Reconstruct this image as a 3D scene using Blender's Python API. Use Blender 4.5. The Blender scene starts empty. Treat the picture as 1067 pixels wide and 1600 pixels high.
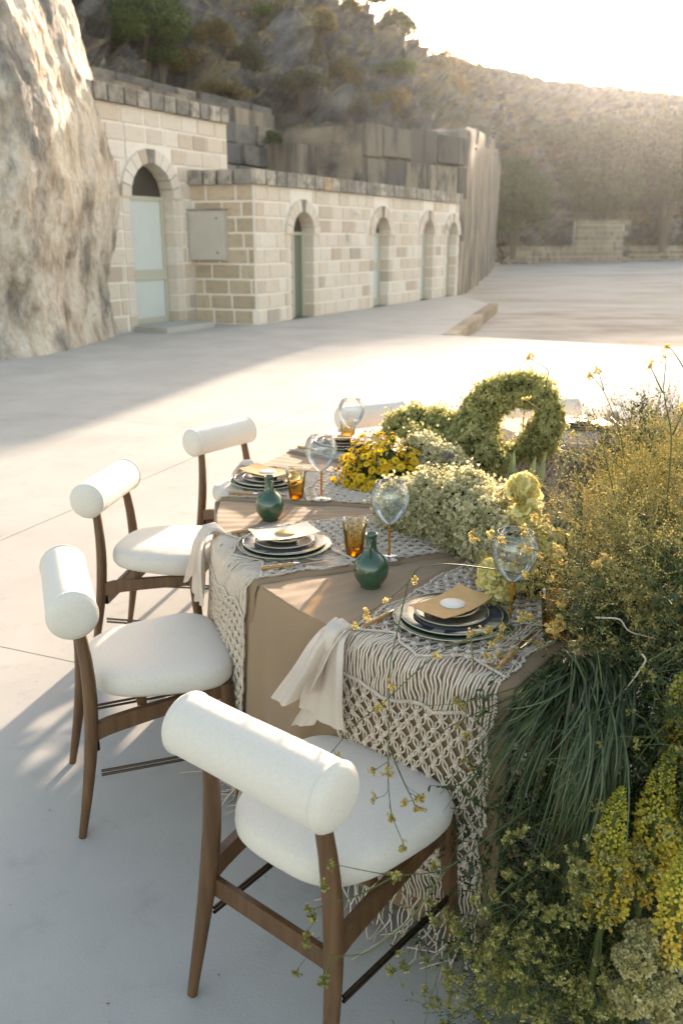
import bpy, math, random
import numpy as np
from mathutils import Vector, Matrix, noise
R = math.radians
rng = np.random.default_rng(7)
random.seed(7)
SC = bpy.context.scene
COL = SC.collection

# ------------------------------------------------------------------ camera
H_CAM, F_PX = 1.70, 1350.0
PITCH = math.atan(427 / F_PX)
cd = bpy.data.cameras.new('camera')
cam = bpy.data.objects.new('camera', cd); COL.objects.link(cam)
cam.location = (0, 0, H_CAM); cam.rotation_euler = (math.pi / 2 - PITCH, 0, 0)
cd.sensor_fit = 'VERTICAL'; cd.sensor_height = 36; cd.lens = 36 * F_PX / 1600
cd.clip_end = 2000; cd.clip_start = 0.05
cd.dof.use_dof = True; cd.dof.focus_distance = 2.25; cd.dof.aperture_fstop = 4.2
SC.camera = cam
# ------------------------------------------------------------------ light
SUN_AZ, SUN_EL = 16.6, 11.4
w = bpy.data.worlds.new('World'); SC.world = w; w.use_nodes = True
wn = w.node_tree
sky = wn.nodes.new('ShaderNodeTexSky'); sky.sky_type = 'NISHITA'; sky.sun_disc = False
sky.sun_elevation = R(SUN_EL); sky.sun_rotation = R(SUN_AZ); sky.air_density = 1.0; sky.dust_density = 1.6; sky.ozone_density = 1.0
bg = wn.nodes['Background']; bg.inputs[1].default_value = 0.15
wn.links.new(sky.outputs[0], bg.inputs[0])
sd = bpy.data.lights.new('sun', 'SUN'); sd.energy = 3.3; sd.angle = R(1.0); sd.color = (1, .93, .85)
sun = bpy.data.objects.new('sun', sd); COL.objects.link(sun)
S = Vector((math.sin(R(SUN_AZ)) * math.cos(R(SUN_EL)), math.cos(R(SUN_AZ)) * math.cos(R(SUN_EL)), math.sin(R(SUN_EL))))
sun.rotation_euler = S.to_track_quat('Z', 'Y').to_euler(); sun.location = (10, 30, 20)
SC.view_settings.view_transform = 'Standard'; SC.view_settings.look = 'None'
SC.view_settings.exposure = 2.18; SC.view_settings.use_white_balance = True; SC.view_settings.white_balance_temperature = 8200; SC.view_settings.white_balance_tint = 15; SC.view_settings.gamma = 1; SC.view_settings.use_curve_mapping = False
SC.render.engine = 'CYCLES'
SC.cycles.use_denoising = True
SC.cycles.max_bounces = 8; SC.cycles.diffuse_bounces = 4; SC.cycles.glossy_bounces = 4
SC.cycles.transmission_bounces = 8; SC.cycles.transparent_max_bounces = 16; SC.cycles.volume_bounces = 1
SC.cycles.caustics_reflective = False; SC.cycles.caustics_refractive = False
SC.cycles.sample_clamp_indirect = 6

# ------------------------------------------------------------------ materials
MATS = {}
def nd(t, typ, **kw):
    n = t.nodes.new(typ)
    for k, v in kw.items(): setattr(n, k, v)
    return n
def ramp(t, fac, stops):
    r = nd(t, 'ShaderNodeValToRGB'); e = r.color_ramp.elements
    while len(e) < len(stops): e.new(.5)
    for i, (p, c) in enumerate(stops): e[i].position = p; e[i].color = (*c, 1)
    t.links.new(fac, r.inputs[0]); return r.outputs[0]
def mat(name, cols, scale=5, rough=.8, bump=0, bscale=60, detail=4, src='noise', metal=0, transl=0, spec=.5, sheen=0, stretch=None, mix2=None, coat=0, bdist=.01):
    """src: noise | attr (per-piece number stored on the faces) | object (per-object random)"""
    m = bpy.data.materials.new(name); m.use_nodes = True; t = m.node_tree; L = t.links
    b = t.nodes['Principled BSDF']
    tc = nd(t, 'ShaderNodeTexCoord'); co = tc.outputs['Object']
    if stretch:
        mp = nd(t, 'ShaderNodeMapping'); mp.inputs['Scale'].default_value = stretch; L.new(co, mp.inputs[0]); co = mp.outputs[0]
    if len(cols) == 1: cols = [cols[0], cols[0]]
    if len(cols[0]) == 3: cols = [(i / (len(cols) - 1), c) for i, c in enumerate(cols)]
    n = nd(t, 'ShaderNodeTexNoise'); n.inputs['Scale'].default_value = scale; n.inputs['Detail'].default_value = detail
    n.inputs['Roughness'].default_value = .6
    L.new(co, n.inputs['Vector'])
    if src == 'noise':
        mr = nd(t, 'ShaderNodeMapRange'); mr.inputs[1].default_value = .28; mr.inputs[2].default_value = .72
        L.new(n.outputs[0], mr.inputs[0]); fac = mr.outputs[0]
    elif src == 'attr':
        a = nd(t, 'ShaderNodeAttribute', attribute_name='rnd'); fac = a.outputs['Fac']
    else:
        oi = nd(t, 'ShaderNodeObjectInfo'); fac = oi.outputs['Random']
    c = ramp(t, fac, cols)
    if mix2:   # (colour, scale, low, high, amount, stretch)
        col2, s2, lo, hi, amt = mix2[:5]
        n2 = nd(t, 'ShaderNodeTexNoise'); n2.inputs['Scale'].default_value = s2; n2.inputs['Detail'].default_value = 8; n2.inputs['Roughness'].default_value = .65
        c2 = tc.outputs['Object']
        if src == 'object' :
            va = nd(t, 'ShaderNodeVectorMath', operation='ADD'); oi2 = nd(t, 'ShaderNodeObjectInfo'); L.new(c2, va.inputs[0]); L.new(oi2.outputs['Location'], va.inputs[1]); c2 = va.outputs[0]
        if len(mix2) > 5:
            mp = nd(t, 'ShaderNodeMapping'); mp.inputs['Scale'].default_value = mix2[5]; L.new(c2, mp.inputs[0]); c2 = mp.outputs[0]
        L.new(c2, n2.inputs['Vector'])
        mr2 = nd(t, 'ShaderNodeMapRange'); mr2.inputs[1].default_value = lo; mr2.inputs[2].default_value = hi; mr2.inputs[4].default_value = amt
        L.new(n2.outputs[0], mr2.inputs[0])
        mx = nd(t, 'ShaderNodeMix', data_type='RGBA'); L.new(mr2.outputs[0], mx.inputs[0]); L.new(c, mx.inputs[6]); mx.inputs[7].default_value = (*col2, 1); c = mx.outputs[2]
    L.new(c, b.inputs['Base Color'])
    b.inputs['Roughness'].default_value = rough; b.inputs['Metallic'].default_value = metal
    b.inputs['Specular IOR Level'].default_value = spec
    if sheen: b.inputs['Sheen Weight'].default_value = sheen
    if coat: b.inputs['Coat Weight'].default_value = coat; b.inputs['Coat Roughness'].default_value = .12
    if bump:
        n3 = nd(t, 'ShaderNodeTexNoise'); n3.inputs['Scale'].default_value = bscale; n3.inputs['Detail'].default_value = 5
        L.new(co, n3.inputs['Vector']); bp = nd(t, 'ShaderNodeBump'); bp.inputs['Strength'].default_value = bump; bp.inputs['Distance'].default_value = bdist
        L.new(n3.outputs[0], bp.inputs['Height']); L.new(bp.outputs[0], b.inputs['Normal'])
    if transl:
        tr = nd(t, 'ShaderNodeBsdfTranslucent'); L.new(c, tr.inputs[0]); ms = nd(t, 'ShaderNodeMixShader'); ms.inputs[0].default_value = transl
        L.new(b.outputs[0], ms.inputs[1]); L.new(tr.outputs[0], ms.inputs[2]); L.new(ms.outputs[0], t.nodes['Material Output'].inputs[0])
    MATS[name] = m; return m
def glass(name, tint, top=None, z0=0, z1=1, gloss=.12):
    """thin-walled glass: tinted see-through plus mirror that grows at grazing angles"""
    m = bpy.data.materials.new(name); m.use_nodes = True; t = m.node_tree; L = t.links; t.nodes.remove(t.nodes['Principled BSDF'])
    tr = nd(t, 'ShaderNodeBsdfTransparent'); gl = nd(t, 'ShaderNodeBsdfGlossy'); gl.inputs['Roughness'].default_value = .03
    if top:
        tc = nd(t, 'ShaderNodeTexCoord'); sp = nd(t, 'ShaderNodeSeparateXYZ'); L.new(tc.outputs['Object'], sp.inputs[0])
        mr = nd(t, 'ShaderNodeMapRange'); mr.inputs[1].default_value = z0; mr.inputs[2].default_value = z1; L.new(sp.outputs[2], mr.inputs[0])
        L.new(ramp(t, mr.outputs[0], [(0, tint), (.45, tuple((a + b) / 2 for a, b in zip(tint, top))), (1, top)]), tr.inputs[0])
    else: tr.inputs[0].default_value = (*tint, 1)
    lw = nd(t, 'ShaderNodeLayerWeight'); lw.inputs[0].default_value = .26
    mr = nd(t, 'ShaderNodeMapRange'); mr.inputs[3].default_value = gloss * .3; mr.inputs[4].default_value = .8; L.new(lw.outputs['Fresnel'], mr.inputs[0])
    ms = nd(t, 'ShaderNodeMixShader'); L.new(mr.outputs[0], ms.inputs[0]); L.new(tr.outputs[0], ms.inputs[1]); L.new(gl.outputs[0], ms.inputs[2])
    L.new(ms.outputs[0], t.nodes['Material Output'].inputs[0]); MATS[name] = m; return m

mat('concrete', [(.38, .355, .32), (.43, .405, .365), (.48, .455, .41)], scale=1.1, rough=.9, spec=.25, bump=.25, bscale=140, detail=8, mix2=((.27, .25, .22), 7, .56, .78, .5), bdist=.004)
mat('gravel', [(.36, .325, .28), (.47, .435, .39)], scale=.35, rough=.95, bump=.6, bscale=8, detail=8, mix2=((.30, .24, .18), .16, .5, .62, .75, (1, 2.5, 1)), bdist=.04)
mat('dirt', [(.24, .19, .145), (.36, .30, .245), (.44, .39, .33)], scale=.8, rough=.95, bump=.8, bscale=9, detail=9, mix2=((.46, .42, .37), .5, .45, .62, .8, (.5, 2.2, 1)), bdist=.04)
mat('joint_filler', [(.16, .15, .14)], rough=.95)
mat('mortar', [(.78, .69, .60), (.84, .77, .69)], scale=4, rough=.9, bump=.3, bscale=30)
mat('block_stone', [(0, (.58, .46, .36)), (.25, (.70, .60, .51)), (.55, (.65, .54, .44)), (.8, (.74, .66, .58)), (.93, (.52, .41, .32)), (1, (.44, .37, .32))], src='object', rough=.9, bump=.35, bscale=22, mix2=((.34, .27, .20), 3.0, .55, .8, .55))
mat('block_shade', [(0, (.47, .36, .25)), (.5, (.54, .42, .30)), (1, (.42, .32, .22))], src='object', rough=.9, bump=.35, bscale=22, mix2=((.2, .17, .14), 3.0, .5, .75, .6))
mat('coping_stone', [(0, (.26, .24, .215)), (.4, (.40, .355, .30)), (.75, (.52, .45, .37)), (.92, (.23, .21, .19)), (1, (.50, .34, .21))], src='object', rough=.92, bump=.4, bscale=20, mix2=((.13, .115, .10), 1.6, .40, .62, .8))
mat('quarry_block', [(0, (.13, .125, .12)), (.5, (.19, .175, .155)), (1, (.26, .22, .18))], src='object', rough=.95, bump=.5, bscale=9, mix2=((.055, .055, .052), 1.4, .45, .65, .85))
mat('quarry_face', [(.10, .09, .08), (.24, .20, .155), (.38, .31, .23)], scale=1.1, rough=.95, bump=.7, bscale=6, detail=8, stretch=(1, 1, .35), mix2=((.05, .048, .045), 1.1, .45, .62, .9, (1.6, 1.6, .22)), bdist=.05)
mat('garden_stone', [(0, (.22, .17, .12)), (.5, (.34, .26, .18)), (1, (.40, .32, .23))], src='object', rough=.95, bump=.5, bscale=9, mix2=((.12, .10, .08), 1.4, .48, .7, .7))
mat('sawn_panel', [(0, (.09, .082, .075)), (.35, (.17, .145, .12)), (.7, (.27, .22, .165)), (1, (.36, .30, .23))], src='object', rough=.95, bump=.7, bscale=7, mix2=((.05, .048, .045), 1.3, .45, .60, .85, (2.4, 2.4, .5)), bdist=.04)
mat('sawn_block', [(.13, .115, .10), (.24, .20, .155), (.33, .27, .20)], scale=1.0, rough=.95, bump=.6, bscale=7, detail=8, stretch=(1, 1, 1.8), mix2=((.055, .052, .05), .8, .44, .58, .85, (1, 1, .8)), bdist=.04)
mat('pillar_rock', [(.20, .155, .12), (.46, .37, .285), (.66, .58, .49), (.40, .29, .20)], scale=2.6, rough=.95, bump=1, bscale=11, detail=10, stretch=(1, 1, .5), mix2=((.13, .125, .12), .62, .50, .60, .9, (1, 1, .6)), bdist=.14)
def rock_mat():
    m = bpy.data.materials.new('hillside_rock'); m.use_nodes = True; t = m.node_tree; L = t.links; b = t.nodes['Principled BSDF']
    tc = nd(t, 'ShaderNodeTexCoord'); mp = nd(t, 'ShaderNodeMapping'); mp.inputs['Scale'].default_value = (1, 1, 1.5); L.new(tc.outputs['Object'], mp.inputs[0])
    n = nd(t, 'ShaderNodeTexNoise'); n.inputs['Scale'].default_value = .9; n.inputs['Detail'].default_value = 9; n.inputs['Roughness'].default_value = .68; L.new(mp.outputs[0], n.inputs[0])
    rockc = ramp(t, n.outputs[0], [(.34, (.025, .025, .026)), (.45, (.075, .073, .072)), (.54, (.135, .13, .125)), (.66, (.25, .225, .20)), (.78, (.38, .27, .17))])
    n2 = nd(t, 'ShaderNodeTexNoise'); n2.inputs['Scale'].default_value = 2.2; n2.inputs['Detail'].default_value = 8; L.new(tc.outputs['Object'], n2.inputs[0])
    soil = ramp(t, n2.outputs[0], [(.3, (.10, .095, .045)), (.5, (.20, .15, .08)), (.68, (.30, .20, .11))])
    g = nd(t, 'ShaderNodeNewGeometry'); sp = nd(t, 'ShaderNodeSeparateXYZ'); L.new(g.outputs['True Normal'], sp.inputs[0])
    n3 = nd(t, 'ShaderNodeTexNoise'); n3.inputs['Scale'].default_value = .28; n3.inputs['Detail'].default_value = 6; L.new(tc.outputs['Object'], n3.inputs[0])
    ad = nd(t, 'ShaderNodeMath', operation='MULTIPLY_ADD'); L.new(n3.outputs[0], ad.inputs[0]); ad.inputs[1].default_value = 2.0; L.new(sp.outputs[2], ad.inputs[2])
    mr = nd(t, 'ShaderNodeMapRange'); mr.inputs[1].default_value = 1.32; mr.inputs[2].default_value = 1.55; L.new(ad.outputs[0], mr.inputs[0])
    mx = nd(t, 'ShaderNodeMix', data_type='RGBA'); L.new(mr.outputs[0], mx.inputs[0]); L.new(rockc, mx.inputs[6]); L.new(soil, mx.inputs[7])
    L.new(mx.outputs[2], b.inputs['Base Color']); b.inputs['Roughness'].default_value = .95
    bp = nd(t, 'ShaderNodeBump'); bp.inputs['Strength'].default_value = .8; bp.inputs['Distance'].default_value = .25; L.new(n.outputs[0], bp.inputs['Height']); L.new(bp.outputs[0], b.inputs['Normal'])
    MATS['hillside_rock'] = m
rock_mat()
mat('door_panel', [(.60, .63, .60), (.64, .67, .64)], rough=.55)
mat('door_frame', [(.52, .50, .40)], rough=.6)
mat('door_green', [(.16, .17, .12)], rough=.6)
mat('dark_glass', [(.05, .045, .035)], rough=.25)
mat('cabinet_paint', [(.46, .42, .36), (.52, .475, .41)], scale=3, rough=.6, mix2=((.3, .26, .2), 4, .55, .8, .4))
mat('brass', [(.45, .33, .14)], rough=.35, metal=1)
mat('white_plastic', [(.75, .73, .70)], rough=.5)
mat('upholstery', [(.61, .55, .47), (.68, .62, .54)], scale=160, rough=.92, bump=.5, bscale=13, sheen=.25, bdist=.006, detail=8)
mat('chair_wood', [(.070, .032, .013), (.115, .054, .022), (.155, .078, .034)], scale=9, rough=.42, stretch=(6, 6, .6), detail=6, bump=.08, bscale=30)
mat('bronze', [(.10, .07, .05)], rough=.3, metal=.9)
mat('plywood', [(.40, .27, .14), (.48, .34, .19)], scale=8, rough=.85, spec=.2, stretch=(1, 6, 1))
mat('linen_tan', [(.295, .19, .108), (.345, .228, .135)], scale=250, rough=.9, bump=.3, bscale=700, transl=.12, sheen=.15, bdist=.0006)
mat('linen_edge', [(.25, .16, .092)], rough=.9, bump=.3, bscale=700, bdist=.0006)
mat('napkin_linen', [(.66, .575, .49), (.72, .64, .555)], scale=200, rough=.92, bump=.3, bscale=800, transl=.25, bdist=.0006)
mat('cotton_cord', [(.60, .49, .385), (.70, .60, .49)], scale=60, rough=.95, bump=.6, bscale=700, transl=.08, bdist=.001)
mat('green_glaze', [(.018, .055, .03), (.03, .085, .045)], scale=9, rough=.16, coat=.7, mix2=((.10, .085, .04), 14, .58, .75, .6))
mat('green_plate', [(.014, .034, .024), (.022, .05, .034)], scale=8, rough=.22, coat=.1, spec=.4)
mat('cream_glaze', [(.52, .43, .28)], rough=.25)
mat('grey_glaze', [(.10, .10, .095), (.19, .18, .155)], scale=6, rough=.2, coat=.1, mix2=((.14, .09, .035), 11, .5, .62, .8))
mat('gold_glaze', [(.17, .11, .035), (.26, .18, .07)], scale=20, rough=.15, coat=.5)
mat('kraft_paper', [(.44, .26, .10), (.52, .32, .14)], scale=40, rough=.85, bump=.2, bscale=300, bdist=.0005)
mat('cream_paper', [(.66, .56, .43), (.71, .62, .50)], scale=40, rough=.85, bump=.2, bscale=300, bdist=.0005)
mat('white_seal', [(.72, .66, .58)], rough=.8)
mat('tan_seal', [(.46, .29, .11)], rough=.8)
mat('bamboo', [(.34, .17, .055), (.50, .29, .11)], scale=14, rough=.3, stretch=(1, .3, 1), coat=.3)
mat('steel', [(.6, .58, .55)], rough=.18, metal=1)
glass('clear_glass', (.95, .965, .965), gloss=.3)
glass('amber_glass', (.93, .72, .26), (.985, .965, .90), 0, .10, .10)
def solid_amber():
    m = mat('amber_solid', [(.85, .36, .03)], rough=.03); b = m.node_tree.nodes['Principled BSDF']
    b.inputs['Transmission Weight'].default_value = .75; b.inputs['Base Color'].default_value = (.92, .58, .12, 1)
solid_amber()
def dinner_mat():
    m = bpy.data.materials.new('banded_plate'); m.use_nodes = True; t = m.node_tree; L = t.links; b = t.nodes['Principled BSDF']
    tc = nd(t, 'ShaderNodeTexCoord'); sp = nd(t, 'ShaderNodeSeparateXYZ'); L.new(tc.outputs['Object'], sp.inputs[0])
    at = nd(t, 'ShaderNodeMath', operation='ARCTAN2'); L.new(sp.outputs[0], at.inputs[0]); L.new(sp.outputs[1], at.inputs[1])
    mu = nd(t, 'ShaderNodeMath', operation='MULTIPLY'); mu.inputs[1].default_value = 3.82; L.new(at.outputs[0], mu.inputs[0])
    fl = nd(t, 'ShaderNodeMath', operation='FLOOR'); L.new(mu.outputs[0], fl.inputs[0])
    wn_ = nd(t, 'ShaderNodeTexWhiteNoise', noise_dimensions='1D'); L.new(fl.outputs[0], wn_.inputs['W'])
    c = ramp(t, wn_.outputs[0], [(0, (.02, .03, .045)), (.35, (.05, .065, .08)), (.6, (.22, .20, .16)), (.78, (.30, .20, .08)), (.9, (.03, .04, .06))]); c.node.color_ramp.interpolation = 'CONSTANT'
    ln = nd(t, 'ShaderNodeVectorMath', operation='LENGTH'); L.new(tc.outputs['Object'], ln.inputs[0])
    cr = ramp(t, ln.outputs['Value'], [(0, (.16, .17, .18)), (.096, (.24, .23, .20)), (.0965, (.015, .02, .03)), (.1, (.015, .02, .03))]); cr.node.color_ramp.interpolation = 'CONSTANT'
    gt = nd(t, 'ShaderNodeMath', operation='GREATER_THAN'); gt.inputs[1].default_value = .1; L.new(ln.outputs['Value'], gt.inputs[0])
    mx = nd(t, 'ShaderNodeMix', data_type='RGBA'); L.new(gt.outputs[0], mx.inputs[0]); L.new(cr, mx.inputs[6]); L.new(c, mx.inputs[7])
    L.new(mx.outputs[2], b.inputs['Base Color']); b.inputs['Roughness'].default_value = .2; MATS['banded_plate'] = m
dinner_mat()
# plants (src attr: every floret or leaf carries its own number)
mat('cream_floret', [(0, (.34, .31, .13)), (.3, (.55, .51, .29)), (.7, (.72, .67, .44)), (1, (.82, .77, .56))], src='attr', rough=.8, transl=.5)
mat('olive_floret', [(0, (.20, .20, .065)), (.4, (.50, .48, .18)), (.75, (.68, .63, .29)), (1, (.80, .74, .40))], src='attr', rough=.8, transl=.58)
mat('yellow_petal', [(0, (.74, .45, .012)), (.5, (.88, .60, .015)), (1, (.92, .70, .05))], src='attr', rough=.6, transl=.5)
mat('flower_eye', [(.30, .17, .015), (.42, .26, .03)], scale=200, rough=.9, bump=.8, bscale=500, bdist=.002)
mat('pale_petal', [(0, (.62, .50, .14)), (.5, (.80, .72, .34)), (1, (.86, .82, .58))], src='attr', rough=.7, transl=.45)
mat('leaf_green', [(0, (.022, .045, .012)), (.5, (.045, .085, .02)), (1, (.10, .15, .035))], src='attr', rough=.55, transl=.4)
mat('leaf_deep', [(0, (.012, .026, .009)), (.6, (.030, .058, .018)), (1, (.085, .13, .035))], src='attr', rough=.6, transl=.35)
mat('gold_floret', [(0, (.42, .27, .09)), (.35, (.64, .50, .16)), (.75, (.78, .68, .30)), (1, (.62, .40, .20))], src='attr', rough=.7, transl=.5)
mat('gold_stem', [(0, (.18, .22, .07)), (.5, (.38, .36, .13)), (1, (.52, .38, .20))], src='attr', rough=.7, transl=.3)
mat('green_stem', [(0, (.055, .075, .018)), (1, (.12, .15, .04))], src='attr', rough=.5, transl=.15)
mat('twig', [(.42, .33, .24), (.55, .46, .36)], scale=20, rough=.8)
mat('blue_grass', [(0, (.022, .045, .017)), (.5, (.055, .09, .036)), (1, (.14, .18, .08))], src='attr', rough=.42, transl=.3)
mat('spike_floret', [(0, (.24, .28, .04)), (.4, (.58, .53, .08)), (.8, (.82, .66, .11)), (1, (.80, .52, .10))], src='attr', rough=.6, transl=.45)
mat('dim_floret', [(0, (.14, .13, .035)), (.5, (.30, .27, .07)), (.85, (.50, .45, .15)), (1, (.66, .60, .28))], src='attr', rough=.8, transl=.4)
mat('butter_floret', [(0, (.36, .30, .10)), (.4, (.60, .53, .24)), (1, (.84, .76, .44))], src='attr', rough=.8, transl=.5)
mat('pink_floret', [(0, (.30, .22, .19)), (.5, (.44, .35, .32)), (1, (.56, .50, .44))], src='attr', rough=.8, transl=.4)
mat('brown_grass', [(0, (.16, .10, .045)), (.5, (.30, .20, .10)), (1, (.46, .34, .19))], src='attr', rough=.8, transl=.45)
mat('stripe_leaf', [(.06, .10, .04), (.13, .17, .07)], scale=40, rough=.4, stretch=(4, 4, .15), transl=.25)
mat('stripe_leaf_edge', [(.40, .38, .16)], rough=.4, transl=.3)
mat('bush_leaf', [(0, (.030, .050, .014)), (.5, (.060, .095, .022)), (1, (.12, .15, .035))], src='attr', rough=.7, transl=.3)
mat('fresh_leaf', [(0, (.030, .055, .012)), (.5, (.075, .125, .022)), (1, (.17, .22, .04))], src='attr', rough=.7, transl=.35)
mat('olive_leaf', [(0, (.055, .065, .03)), (.5, (.10, .105, .05)), (1, (.16, .15, .075))], src='attr', rough=.7, transl=.35)
mat('dry_leaf', [(0, (.12, .09, .035)), (.5, (.20, .15, .055)), (1, (.30, .19, .07))], src='attr', rough=.8, transl=.35)
mat('scrub_leaf', [(0, (.05, .06, .022)), (.35, (.085, .09, .035)), (.6, (.15, .12, .045)), (.85, (.22, .14, .06)), (1, (.30, .16, .06))], src='attr', rough=.8, transl=.35)
mat('bark', [(.10, .075, .05), (.16, .12, .085)], scale=12, rough=.95)

# ------------------------------------------------------------------ mesh helpers
class MB:
    def __init__(s): s.V = []; s.n = 0; s.F = {3: [], 4: []}; s.A = {3: [], 4: []}; s.M = {3: [], 4: []}
    def add(s, V, F, rnd=0., m=0):
        V = np.asarray(V, float).reshape(-1, 3); F = np.asarray(F, int)
        if F.size == 0: return s
        k = F.shape[1]; s.V.append(V); s.F[k].append(F + s.n); s.n += len(V)
        s.A[k].append(np.broadcast_to(np.asarray(rnd, float), (len(F),)).copy()); s.M[k].append(np.broadcast_to(np.asarray(m, int), (len(F),)).copy())
        return s
    def mesh(s, name, mats, smooth=True):
        me = bpy.data.meshes.new(name)
        V = np.concatenate(s.V); me.vertices.add(len(V)); me.vertices.foreach_set('co', V.ravel())
        fl, st, A, M, pos = [], [], [], [], 0
        for k in (3, 4):
            if s.F[k]:
                F = np.concatenate(s.F[k]); fl.append(F.ravel()); st.append(pos + np.arange(len(F)) * k); pos += F.size
                A.append(np.concatenate(s.A[k])); M.append(np.concatenate(s.M[k]))
        fl = np.concatenate(fl); st = np.concatenate(st)
        me.loops.add(len(fl)); me.loops.foreach_set('vertex_index', fl.astype(np.int32))
        me.polygons.add(len(st)); me.polygons.foreach_set('loop_start', st.astype(np.int32))
        me.polygons.foreach_set('material_index', np.concatenate(M).astype(np.int32))
        me.polygons.foreach_set('use_smooth', np.full(len(st), bool(smooth)))
        me.update(calc_edges=True)
        a = me.attributes.new('rnd', 'FLOAT', 'FACE'); a.data.foreach_set('value', np.concatenate(A).astype(np.float32))
        for mm in (mats if isinstance(mats, (list, tuple)) else [mats]): me.materials.append(MATS[mm])
        return me
    def build(s, name, mats, parent=None, smooth=True, loc=None, rot=None):
        return link(name, s.mesh(name, mats, smooth), parent, loc, rot)
    def data(s):  # template for inst
        out = []
        V = np.concatenate(s.V)
        for k in (3, 4):
            if s.F[k]: out.append((np.concatenate(s.F[k]), np.concatenate(s.A[k]), np.concatenate(s.M[k])))
        return V, out
def link(name, me, parent=None, loc=None, rot=None):
    o = bpy.data.objects.new(name, me); COL.objects.link(o)
    if parent: o.parent = parent
    if loc is not None: o.location = loc
    if rot is not None: o.rotation_euler = rot
    return o
def tag(o, label=None, cat=None, group=None, kind=None):
    if label: o['label'] = label
    if cat: o['category'] = cat
    if group: o['group'] = group
    if kind: o['kind'] = kind
    return o
def thing(name, label, cat, loc=(0, 0, 0), rz=0, group=None):
    o = bpy.data.objects.new(name, None); COL.objects.link(o); o.location = loc; o.rotation_euler = (0, 0, rz)
    o.empty_display_size = .1
    return tag(o, label, cat, group)
KIDS = {}
def dup(root, loc, rz, label=None, group=None):
    kids = [c for c in bpy.data.objects if c.parent == root]
    r = root.copy(); COL.objects.link(r); r.location = loc; r.rotation_euler = (0, 0, rz)
    if label: r['label'] = label
    if group: r['group'] = group
    for c in kids:
        k = c.copy(); COL.objects.link(k); k.parent = r
        for g in [q for q in bpy.data.objects if q.parent == c]:
            d = g.copy(); COL.objects.link(d); d.parent = k
    return r
def inst(mb, T, loc, Rm, sc, rnd=None, keep=.0):
    """place template T (from MB.data) many times; rnd: a number per copy, keep: share of the template's own number"""
    V, parts = T; loc = np.asarray(loc, float); N = len(loc)
    sc = np.broadcast_to(np.asarray(sc, float), (N,)) if np.ndim(sc) < 2 else sc
    W = np.einsum('nij,vj->nvi', Rm, V) * (sc[:, None, None] if sc.ndim == 1 else sc[:, None, :]) + loc[:, None, :]
    nv = len(V); mb.V.append(W.reshape(-1, 3)); base = mb.n; mb.n += N * nv
    for F, A, M in parts:
        k = F.shape[1]; FF = (F[None] + (np.arange(N) * nv)[:, None, None] + base).reshape(-1, k)
        mb.F[k].append(FF); a = np.tile(A, N)
        if rnd is not None: a = np.repeat(np.asarray(rnd, float), len(F)) * (1 - keep) + a * keep
        mb.A[k].append(a); mb.M[k].append(np.tile(M, N))
def norm(v): v = np.asarray(v, float); return v / np.maximum(np.linalg.norm(v, axis=-1, keepdims=True), 1e-9)
def frames(N, spin=None, tilt=0):
    """rotation matrices whose z column follows N, spun at random"""
    N = norm(N); n = len(N)
    if tilt: N = norm(N + rng.normal(0, tilt, N.shape))
    a = np.where(np.abs(N[:, 2:3]) < .9, np.array([[0, 0, 1.]]), np.array([[1., 0, 0]]))
    X = norm(np.cross(a, N)); Y = np.cross(N, X)
    s = rng.uniform(0, 2 * np.pi, n) if spin is None else np.broadcast_to(spin, (n,))
    c, s = np.cos(s)[:, None], np.sin(s)[:, None]
    return np.stack([X * c + Y * s, -X * s + Y * c, N], axis=2)
def tubes(mb, P, r, sides=5, rnd=0., m=0, cap=False):
    """P (T,n,3); r scalar, (n,) or (T,n)"""
    P = np.asarray(P, float)
    if P.ndim == 2: P = P[None]
    T, n, _ = P.shape; r = np.broadcast_to(np.asarray(r, float), (T, n))
    t = norm(np.gradient(P, axis=1)); d = norm(P[:, -1] - P[:, 0])
    ref = np.where(np.abs(d[:, 2:3]) < .8, np.array([[0, 0, 1.]]), np.array([[.3, 1., 0]]))
    ref = norm(ref - (ref * d).sum(1, keepdims=True) * d)[:, None, :]
    u = ref - (ref * t).sum(-1, keepdims=True) * t
    u = norm(u); v = np.cross(t, u)
    a = np.arange(sides) * 2 * np.pi / sides
    V = P[:, :, None, :] + r[:, :, None, None] * (np.cos(a)[None, None, :, None] * u[:, :, None, :] + np.sin(a)[None, None, :, None] * v[:, :, None, :])
    i = np.arange(n - 1)[:, None] * sides; j = np.arange(sides)[None]; k = (j + 1) % sides
    F = np.stack([i + j, i + k, i + sides + k, i + sides + j], -1).reshape(-1, 4)
    FF = (F[None] + (np.arange(T) * n * sides)[:, None, None]).reshape(-1, 4)
    rn = np.repeat(np.broadcast_to(np.asarray(rnd, float), (T,)), len(F))
    mb.add(V.reshape(-1, 3), FF, rn, m)
    if cap:
        for q in range(T):
            for e in (0, n - 1):
                c = P[q, e]; ring = V[q, e]; vv = np.vstack([ring, c[None]]); ff = [(x, (x + 1) % sides, sides) for x in range(sides)] if e else [((x + 1) % sides, x, sides) for x in range(sides)]
                mb.add(vv, ff, float(np.broadcast_to(rnd, (T,))[q]), m)
    return mb
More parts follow.
